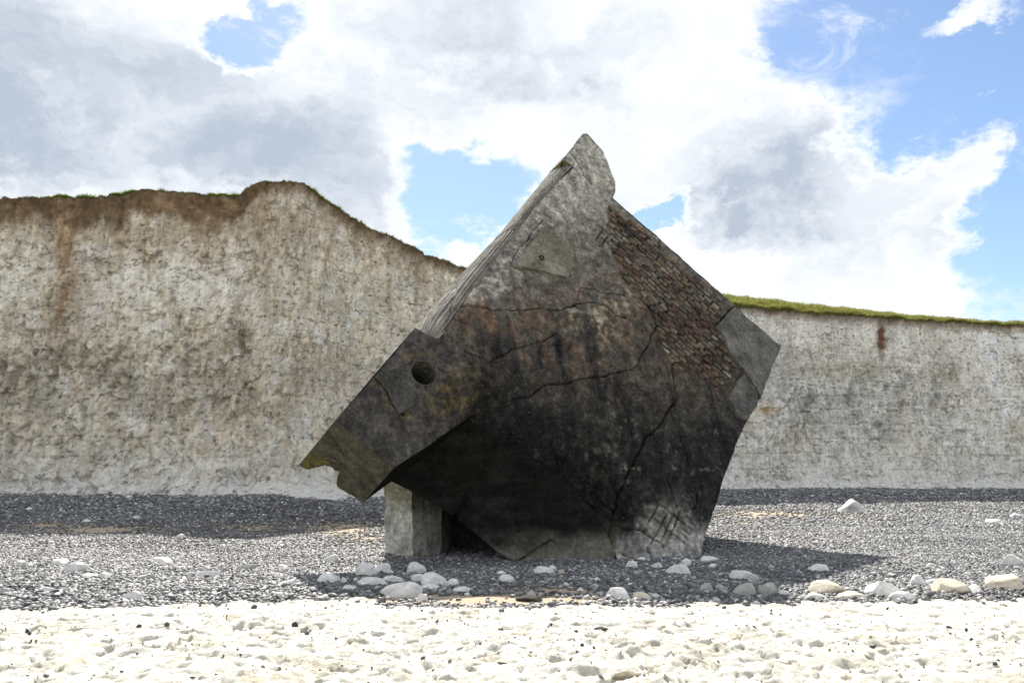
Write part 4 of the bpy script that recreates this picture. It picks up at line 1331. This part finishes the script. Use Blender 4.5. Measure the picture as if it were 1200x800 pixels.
box_part('leg', [at(453, 656, 21.0), at(484, 658, 20.5), at(482, 545, 20.5), at(450, 545, 21.0)], (0.75, 2.2, 0.0), leg_col, amp=0.10, seed=3, label='pale stump of wall with green algae under the arm')
box_part('leg', [at(484, 658, 20.52), at(516, 656, 21.2), at(520, 548, 21.2), at(482, 545, 20.52)], (0.2, 1.6, 0.0), lambda P: leg_col(P) * 0.7, amp=0.07, seed=5)  # shaded right half: the leg colour itself is darkened
box_part('rear_wall', [at(500, 655, 23.0), at(660, 660, 22.2), at(660, 570, 22.2), at(500, 560, 23.0)], (0, 1.0, 0), lambda P: np.tile(np.array([0.06, 0.058, 0.05]), (len(P), 1)), amp=0.05, seed=8)


# ------------------------------------------------------------------ loose chalk boulders
def ico(sub=3):
    import bmesh
    bm = bmesh.new(); bmesh.ops.create_icosphere(bm, subdivisions=sub, radius=1.0)
    v = np.array([x.co[:] for x in bm.verts]); f = np.array([[q.index for q in p.verts] for p in bm.faces])
    bm.free(); return v, f


ICO_V, ICO_F = ico(4)
WHITE, CREAM, GREY, DARK = (0.74, 0.73, 0.70), (0.66, 0.60, 0.48), (0.42, 0.42, 0.39), (0.06, 0.055, 0.045)
LB = 'white chalk boulder'
ROCKS = [  # photo x, base row, width, height, colour, label (None = one of the alike small stones)
    (387, 660, 20, 10, WHITE, 'white chalk rock at the sunlit upper left rim of the bunker shadow'),
    (383, 684, 27, 12, WHITE, 'rounded white rock leftmost in the shaded rock cluster'),
    (429, 676, 27, 16, WHITE, 'tall white boulder at the back left of the shaded rock cluster'),
    (448, 673, 20, 13, WHITE, 'white rock touching the right side of the tall cluster boulder'),
    (435, 687, 38, 10, WHITE, 'long flat white rock lying before the tall cluster boulder'),
    (459, 684, 27, 9, WHITE, 'flat white rock in the middle of the shaded rock cluster'),
    (468, 700, 48, 19, WHITE, 'largest flat white slab in front of the shaded rock cluster'),
    (487, 674, 23, 15, WHITE, 'white boulder at the back right of the shaded rock cluster'),
    (489, 683, 17, 10, WHITE, 'small white rock below the back right cluster boulder'),
    (508, 688, 31, 17, WHITE, 'round white boulder right of the largest cluster slab'),
    (502, 692, 25, 8, WHITE, 'flat white rock before the round boulder of the cluster'),
    (530, 687, 17, 9, WHITE, 'white rock at the right end of the shaded cluster'),
    (543, 695, 27, 8, WHITE, 'low flat white rock trailing off the right end of the cluster'),
    (408, 693, 19, 7, WHITE, 'low white rock between the cluster and the chalk platform edge'),
    (402, 684, 9, 7, WHITE, 'small white stone between the leftmost and the tall cluster rocks'),
    (494, 706, 14, 10, WHITE, 'round white stone in the sun before the rock cluster'),
    (594, 683, 20, 10, WHITE, 'oval white rock below the dark underside of the bunker'),
    (587, 675, 12, 6, WHITE, 'small white stone touching the oval rock below the underside'),
    (637, 674, 27, 10, WHITE, 'oval white rock with two small stones beside it under the bunker'),
    (648, 669, 10, 6, WHITE, 'small white stone behind the oval rock under the bunker'), (658, 674, 8, 6, CREAM, 'small cream stone right of the oval rock under the bunker'), (623, 699, 14, 7, GREY, 'small grey stone just behind the dark weedy flat rock'),
    (620, 706, 32, 8, DARK, 'dark weedy flat rock on the sandy edge of the chalk'),
    (741, 666, 17, 9, WHITE, 'white rock below the pale bottom corner of the bunker'),
    (753, 658, 10, 5, WHITE, 'small white stone closest to the bunker pale bottom corner'), (771, 667, 13, 7, WHITE, 'small white stone left of the large oval boulder'),
    (797, 674, 33, 13, WHITE, 'large oval white boulder before the bunker bottom corner'),
    (805, 664, 14, 9, WHITE, 'white stone just behind the large oval boulder'),
    (831, 659, 27, 7, WHITE, 'long flat white rock beside the bunker right foot'),
    (836, 667, 11, 6, WHITE, 'small white stone below the long flat rock at the right foot'),
    (871, 680, 31, 12, WHITE, 'oval white boulder in the shade right of the bunker'),
    (884, 683, 15, 10, GREY, 'small grey stone touching the shaded oval boulder on the right'),
    (876, 699, 29, 16, GREY, 'round grey boulder on the chalk edge, left of a grey pair'),
    (902, 698, 24, 16, GREY, 'round grey boulder on the chalk edge, right of a grey pair'),
    (725, 703, 30, 15, WHITE, 'pocked white boulder on the chalk edge below the bunker corner'),
    (753, 704, 23, 10, CREAM, 'cream stone with a dark hollow next to the pocked boulder'),
    (829, 694, 15, 10, GREY, 'left of two small grey stones before the large oval boulder'), (844, 693, 12, 8, GREY, 'right of two small grey stones before the large oval boulder'), (680, 694, 9, 5, WHITE, 'small white stone on the sand left of the pocked boulder'), (769, 701, 9, 5, WHITE, 'small white stone right of the cream stone with a hollow'),
    (962, 671, 24, 10, WHITE, 'white rock at the sunlit edge of the bunker shadow on the right'),
    (972, 697, 43, 17, CREAM, 'wide cream boulder leftmost of the right hand row'),
    (956, 703, 28, 9, WHITE, 'flat white rock in front of the wide cream boulder'),
    (1001, 704, 36, 11, CREAM, 'low cream boulder second in the right hand row'),
    (1037, 700, 40, 19, WHITE, 'broad white boulder in the middle of the right hand row'),
    (1060, 703, 33, 10, WHITE, 'flat white rock in front of the broad middle boulder'),
    (1078, 688, 24, 14, WHITE, 'white boulder set back behind the right hand row'),
    (1097, 688, 19, 9, WHITE, 'white stone between the set back boulder and the big cream one'),
    (1121, 697, 41, 19, CREAM, 'big round cream boulder near the right edge of the picture'),
    (1146, 697, 24, 12, WHITE, 'white rock leaning on the right side of the big cream boulder'),
    (1180, 692, 46, 19, CREAM, 'largest cream boulder at the right edge of the picture'),
    (1189, 664, 28, 14, WHITE, 'white boulder on open shingle at the right edge'),
    (1166, 614, 23, 5, WHITE, 'flat white rock far up the beach on the right'),
    (1194, 607, 18, 5, WHITE, 'flat white rock far up the beach at the right border'),
    (88, 671, 36, 13, WHITE, 'broad white rock on the sunlit shingle at left'),
    (68, 664, 20, 9, WHITE, 'white rock just behind the broad one at left'),
    (121, 679, 15, 8, WHITE, 'white stone right of the broad rock at left'),
    (102, 678, 24, 6, WHITE, 'flat white rock in front of the broad one at left'),
    (187, 661, 25, 8, WHITE, 'white rock higher on the sunlit shingle, left of centre'),
    (242, 678, 31, 9, WHITE, 'long white rock on the shingle between the left rocks and the shadow'),
    (168, 681, 24, 8, GREY, 'pale grey rock on the shingle between two white ones'),
    (151, 705, 26, 12, WHITE, 'domed white rock on the chalk edge at left'),
    (22, 665, 17, 8, WHITE, 'white rock on the shingle near the left border'),
    (212, 632, 13, 6, WHITE, 'white stone just below the cliff shadow at left'),
    (289, 669, 17, 7, GREY, 'small grey stone on sunlit shingle left of the bunker shadow'), (338, 686, 20, 7, WHITE, 'flat white rock left of the bunker shadow'),
    (100, 613, 11, 4, WHITE, 'largest of the white stones in the cliff shadow at left'), (159, 609, 8, 4, WHITE, 'small white stone in the middle of the left cliff shadow'), (33, 599, 8, 4, WHITE, 'leftmost small white stone in the cliff shadow'), (308, 606, 9, 3, WHITE, 'flat white stone in the cliff shadow nearest the bunker arm'), (255, 589, 6, 3, WHITE, 'tiny white stone close to the foot of the left cliff'), (52, 696, 17, 8, WHITE, 'white rock close to the chalk edge near the left border'),
    (3, 698, 16, 9, GREY, 'grey stone on the chalk edge at the left border'), (330, 668, 14, 6, WHITE, 'small white stone on the upper left of the bunker shadow rim'), (365, 694, 12, 6, WHITE, 'small white stone at the lower left tip of the bunker shadow'), (700, 682, 8, 5, WHITE, 'small white stone alone under the bunker bottom corner'), (905, 668, 9, 5, GREY, 'small grey stone behind the grey boulder pair'), (920, 700, 16, 8, WHITE, 'small white rock right of the grey boulder pair'),
    (586, 780, 22, 4, DARK, 'black weedy stone on the chalk near the bottom centre'),
    (705, 744, 18, 5, DARK, 'black weedy stone on the chalk below the bunker'),
    (735, 803, 36, 12, (0.24, 0.215, 0.15), 'olive crusted stone at the bottom border'),
    (345, 735, 8, 6, DARK, 'small black flint on the chalk, left of centre'),
]


def build_rocks():
    rng = np.random.RandomState(33)
    for i, (px, py, w, h, colr, lab) in enumerate(ROCKS):
        g = ground_hit(px, py - 1)
        zc = g.y * CP + (g.z - CAM_H) * SP
        W = w / FPX * zc; Hh = h / FPX * zc
        dep = W * rng.uniform(0.55, 0.85)
        see = (CAM_H - g.z) / g.y
        Hr = max(Hh - dep * see * 0.6, Hh * 0.6)           # part of the apparent height is its depth
        v = ICO_V.copy()
        sd = i * 3.7
        n1 = fbm(v[:, 0] * 0.9 + sd, v[:, 1] * 0.9 + v[:, 2] * 0.7, oct=2)
        n2 = fbm(v[:, 0] * 2.6 + sd, v[:, 2] * 2.6 - v[:, 1] * 1.9, oct=3)
        v = v * (1 + 0.34 * n1 + 0.10 * n2)[:, None]
        # flatten some sides: broken chalk
        for k in range(11):
            a = rng.normal(size=3); a[2] = abs(a[2]) * 0.6; a /= np.linalg.norm(a)
            d = v @ a; lim = rng.uniform(0.50, 0.86)
            v = v - a[None, :] * (np.maximum(d - lim, 0) * 0.9)[:, None]
        v = v * (1 + 0.05 * fbm(v[:, 0] * 4 + sd, v[:, 1] * 4 + v[:, 2] * 3, oct=4, gain=0.6))[:, None]
        mn, mx = v.min(0), v.max(0)
        v = (v - (mn + mx) / 2) / ((mx - mn) / 2)
        v = v * np.array([W / 2, dep / 2, Hr * 0.68])
        rz = rng.uniform(-0.35, 0.35)
        c, s = math.cos(rz), math.sin(rz)
        v = np.stack([v[:, 0] * c - v[:, 1] * s, v[:, 0] * s + v[:, 1] * c, v[:, 2]], -1)
        zb = Hr * 0.32
        cc = np.array(colr)[None, :] * (1 + 0.25 * n2[:, None])
        st_ = sstep(0.0, 0.4, fbm(v[:, 0] * 5 + sd, v[:, 2] * 9, oct=3))
        if colr is WHITE: cc = mixc(cc, (0.52, 0.47, 0.36), st_ * 0.35)
        if colr is CREAM: cc = mixc(cc, (0.38, 0.32, 0.20), st_ * 0.5)
        if colr is GREY: cc = mixc(cc, (0.55, 0.55, 0.52), st_ * 0.5)
        name = 'dark_stone' if colr is DARK else 'chalk_boulder'
        o = mesh_obj(name, v, ICO_F, M_ROCK, col=cc)
        gz = g.z
        if g.y < chalk_edge(g.x) + 0.2: gz = max(gz, platform_z(g.x, g.y) - 0.01)
        o.location = (g.x, g.y + dep * 0.35, gz + zb)
        if lab is None:
            tag(o, 'small pale stone lying loose on the grey shingle', 'stone', 'small pale stones on the shingle')
        else:
            tag(o, lab, 'stone' if 'stone' in lab else 'boulder', 'loose boulders on the beach')
    # the far hollowed boulder on the right
    g = ground_hit(1002, 601)
    zc = g.y * CP
    W, Hh = 33 / FPX * zc, 19 / FPX * zc
    v = ICO_V.copy()
    v = v * (1 + 0.22 * fbm(v[:, 0] * 1.1 + 3, v[:, 2] * 1.1 + v[:, 1], oct=3))[:, None]
    x, y, z = v[:, 0].copy(), v[:, 1].copy(), v[:, 2].copy()
    prof = 0.55 + 0.45 * np.exp(-((x - 0.12) / 0.45) ** 2)            # hump right of the middle, tail to the left
    z = np.where(z > 0, z * prof, z)
    holl = np.exp(-((x + 0.15) / 0.33) ** 2 - ((z - 0.22) / 0.25) ** 2) * (y < 0)
    y = y + 0.75 * holl
    v = np.stack([x * W / 2, y * W * 0.4, z * Hh * 0.85], -1)
    n2 = fbm(x * 3, z * 3 + y, oct=3)
    o = mesh_obj('chalk_boulder', v, ICO_F, M_ROCK, col=np.array([0.62, 0.61, 0.59])[None, :] * (1 + 0.2 * n2[:, None]))
    o.location = (g.x, g.y + W * 0.3, g.z - Hh * 0.02)
    tag(o, 'lone hollowed grey white boulder far up the beach on the right', 'boulder', 'loose boulders on the beach')


build_rocks()


# ------------------------------------------------------------------ shingle: countless pebbles
def pebble_group(name, mat, variants=6, sub=2):
    ng = bpy.data.node_groups.new(name, 'GeometryNodeTree')
    ng.interface.new_socket('Geometry', in_out='INPUT', socket_type='NodeSocketGeometry')
    ng.interface.new_socket('Geometry', in_out='OUTPUT', socket_type='NodeSocketGeometry')
    N, L = ng.nodes, ng.links
    gi, go = N.new('NodeGroupInput'), N.new('NodeGroupOutput')
    join = N.new('GeometryNodeJoinGeometry')
    for k in range(variants):
        ic = N.new('GeometryNodeMeshIcoSphere'); ic.inputs['Radius'].default_value = 0.5; ic.inputs['Subdivisions'].default_value = sub
        sp = N.new('GeometryNodeSetPosition')
        pos = N.new('GeometryNodeInputPosition')
        nz = N.new('ShaderNodeTexNoise'); nz.noise_dimensions = '3D'
        nz.inputs['Scale'].default_value = 1.5; nz.inputs['Detail'].default_value = 1.0
        ad = N.new('ShaderNodeVectorMath'); ad.operation = 'ADD'; ad.inputs[1].default_value = (k * 7.3, k * 3.1, 2.0)
        L.new(pos.outputs[0], ad.inputs[0]); L.new(ad.outputs[0], nz.inputs['Vector'])
        mr = N.new('ShaderNodeMapRange'); mr.inputs[1].default_value = 0.25; mr.inputs[2].default_value = 0.75; mr.inputs[3].default_value = 0.55; mr.inputs[4].default_value = 1.35
        L.new(nz.outputs[0], mr.inputs[0])
        sc = N.new('ShaderNodeVectorMath'); sc.operation = 'SCALE'
        L.new(pos.outputs[0], sc.inputs[0]); L.new(mr.outputs[0], sc.inputs['Scale'])
        fl = N.new('ShaderNodeVectorMath'); fl.operation = 'MULTIPLY'; fl.inputs[1].default_value = (1.15, 0.65 + 0.07 * k, 0.45 + 0.06 * k)
        L.new(sc.outputs[0], fl.inputs[0])
        L.new(ic.outputs[0], sp.inputs['Geometry']); L.new(fl.outputs[0], sp.inputs['Position'])
        ss = N.new('GeometryNodeSetShadeSmooth')
        L.new(sp.outputs[0], ss.inputs[0])
        sm = N.new('GeometryNodeSetMaterial'); sm.inputs['Material'].default_value = mat
        L.new(ss.outputs[0], sm.inputs[0])
        g2i = N.new('GeometryNodeGeometryToInstance')
        L.new(sm.outputs[0], g2i.inputs[0]); L.new(g2i.outputs[0], join.inputs[0])

    def attr(nm, typ):
        a = N.new('GeometryNodeInputNamedAttribute'); a.data_type = typ; a.inputs[0].default_value = nm
        return a.outputs[0]
    iop = N.new('GeometryNodeInstanceOnPoints')
    L.new(gi.outputs[0], iop.inputs['Points']); L.new(join.outputs[0], iop.inputs['Instance'])
    iop.inputs['Pick Instance'].default_value = True
    L.new(attr('variant', 'INT'), iop.inputs['Instance Index'])
    L.new(attr('psize', 'FLOAT'), iop.inputs['Scale'])
    e2r = N.new('FunctionNodeEulerToRotation')
    L.new(attr('prot', 'FLOAT_VECTOR'), e2r.inputs[0]); L.new(e2r.outputs[0], iop.inputs['Rotation'])
    L.new(iop.outputs[0], go.inputs[0])
    return ng


def pebbles(name, P, size, tone, mat, rng, label, cat, tilt=0.35):
    n = len(P)
    me = bpy.data.meshes.new(name)
    me.vertices.add(n); me.vertices.foreach_set('co', P.astype(np.float32).ravel())
    for nm, typ, dat in (('psize', 'FLOAT', size), ('tone', 'FLOAT', tone)):
        a = me.attributes.new(nm, typ, 'POINT'); a.data.foreach_set('value', np.asarray(dat, np.float32))
    a = me.attributes.new('variant', 'INT', 'POINT'); a.data.foreach_set('value', rng.randint(0, 6, n).astype(np.int32))
    r = np.stack([rng.normal(0, tilt, n), rng.normal(0, tilt, n), rng.uniform(0, 6.283, n)], -1)
    a = me.attributes.new('prot', 'FLOAT_VECTOR', 'POINT'); a.data.foreach_set('vector', r.astype(np.float32).ravel())
    me.materials.append(mat)
    o = bpy.data.objects.new(name, me); C.objects.link(o)
    m = o.modifiers.new('pebbles', 'NODES'); m.node_group = pebble_group(name + '_nodes', mat)
    tag(o, label, cat, kind='stuff')
    return o


def build_shingle():
    rng = np.random.RandomState(8)
    PX, PY, SZ = [], [], []

    def band(y0, y1, sp, s0, s1, margin=6.5, keep=1.0):
        hw = 0.62 * y1 + margin
        xs = np.arange(-hw, hw, sp); ys = np.arange(y0, y1, sp)
        X, Y = np.meshgrid(xs, ys); X = X.ravel() + rng.uniform(-sp, sp, X.size) * 0.6; Y = Y.ravel() + rng.uniform(-sp, sp, Y.size) * 0.6
        m = (np.abs(X) < 0.62 * Y + margin) & (rng.uniform(size=X.size) < keep)
        X, Y = X[m], Y[m]
        PX.append(X); PY.append(Y); SZ.append(rng.uniform(s0, s1, len(X)) ** 1.0)
    band(12.3, 17, 0.060, 0.04, 0.10)
    band(12.3, 15.0, 0.14, 0.09, 0.17, keep=0.5)
    band(15.0, 17.5, 0.20, 0.08, 0.13, keep=0.35)
    band(17, 22, 0.060, 0.045, 0.092)
    band(22, 30, 0.078, 0.055, 0.11)
    band(30, 44, 0.115, 0.08, 0.15)
    band(44, 56, 0.16, 0.11, 0.20)
    X = np.concatenate(PX); Y = np.concatenate(PY); S = np.concatenate(SZ)
    edge = chalk_edge(X)
    past = Y - edge
    thin = (past < 0) & (rng.uniform(size=len(X)) > 0.05 * np.exp(past / 0.5) + 0.35 * sstep(-0.35, 0.0, past))
    m = (past > -1.2) & ~thin & (Y < foot_depth(X) + 0.5)
    sm = sand_mask(X, Y)
    m &= rng.uniform(size=len(X)) > sm * 0.98
    # nothing under the block itself
    X, Y, S = X[m], Y[m], S[m]
    Z = beach_z(X, Y)
    on = Y < chalk_edge(X) + 0.3
    ch, _, _, _ = chalk_height(X, Y)
    ch = ch - 0.30 * sstep(-0.25, 0.8, Y - chalk_edge(X))
    Z = np.where(on, np.maximum(Z - 0.35 * sstep(0.25, -0.5, Y - chalk_edge(X)), ch), Z) + S * 0.12
    ton = np.clip(rng.beta(2.2, 2.8, len(X)) + 0.16 * fbm(X * 0.25, Y * 0.6, oct=3), 0, 1)
    S = S * (1 + 0.35 * fbm(X * 0.3 + 9, Y * 0.9, oct=3))
    wh = rng.uniform(size=len(X)) < 0.032
    ton = np.where(wh, rng.uniform(0.85, 1.0, len(X)), ton)
    pebbles('shingle', np.stack([X, Y, Z], -1), S, ton, M_SHINGLE, rng, 'grey flint shingle covering the beach', 'shingle')
    print('pebbles', len(X))
    # chalk rubble along the cliff foot
    n = 5200
    X = rng.uniform(-27, 36, n)
    Y = foot_depth(X) - 0.2 - rng.gamma(1.3, 0.55, n)
    cl = fbm(X * 0.35 + 5, X * 0 + 2, oct=3)
    k = rng.uniform(size=n) < np.clip(0.35 + 1.6 * cl, 0.04, 1)
    X, Y = X[k], Y[k]
    s = 0.05 + rng.gamma(1.2, 0.055, len(X))
    pebbles('chalk_rubble', np.stack([X, Y, beach_z(X, Y) + s * 0.15], -1), s, rng.uniform(0.84, 1.0, len(X)), M_SHINGLE, rng, 'white chalk rubble fallen along the cliff foot', 'rubble', 0.7)
    # flints and limpet shells dotted over the chalk
    n = 8000
    X = rng.uniform(-11, 11, n); Y = rng.uniform(6.6, 13.3, n)
    dens = fbm(X * 0.9 + 3, Y * 1.1, oct=3)
    k = (rng.uniform(size=n) < 0.35 + 1.4 * dens) & (np.abs(X) < 0.60 * Y + 4)
    X, Y = X[k], Y[k]
    h, _, _, _ = chalk_height(X, Y)
    s = rng.uniform(0.010, 0.032, len(X)) * np.where(rng.uniform(size=len(X)) < 0.06, 2.4, 1.0)
    pebbles('flint_pebbles', np.stack([X, Y, h + s * 0.1], -1), s, rng.uniform(0, 1, len(X)) ** 1.5, M_FLINT, rng, 'tiny dark flints dotted over the white chalk', 'flints', 0.6)


build_shingle()
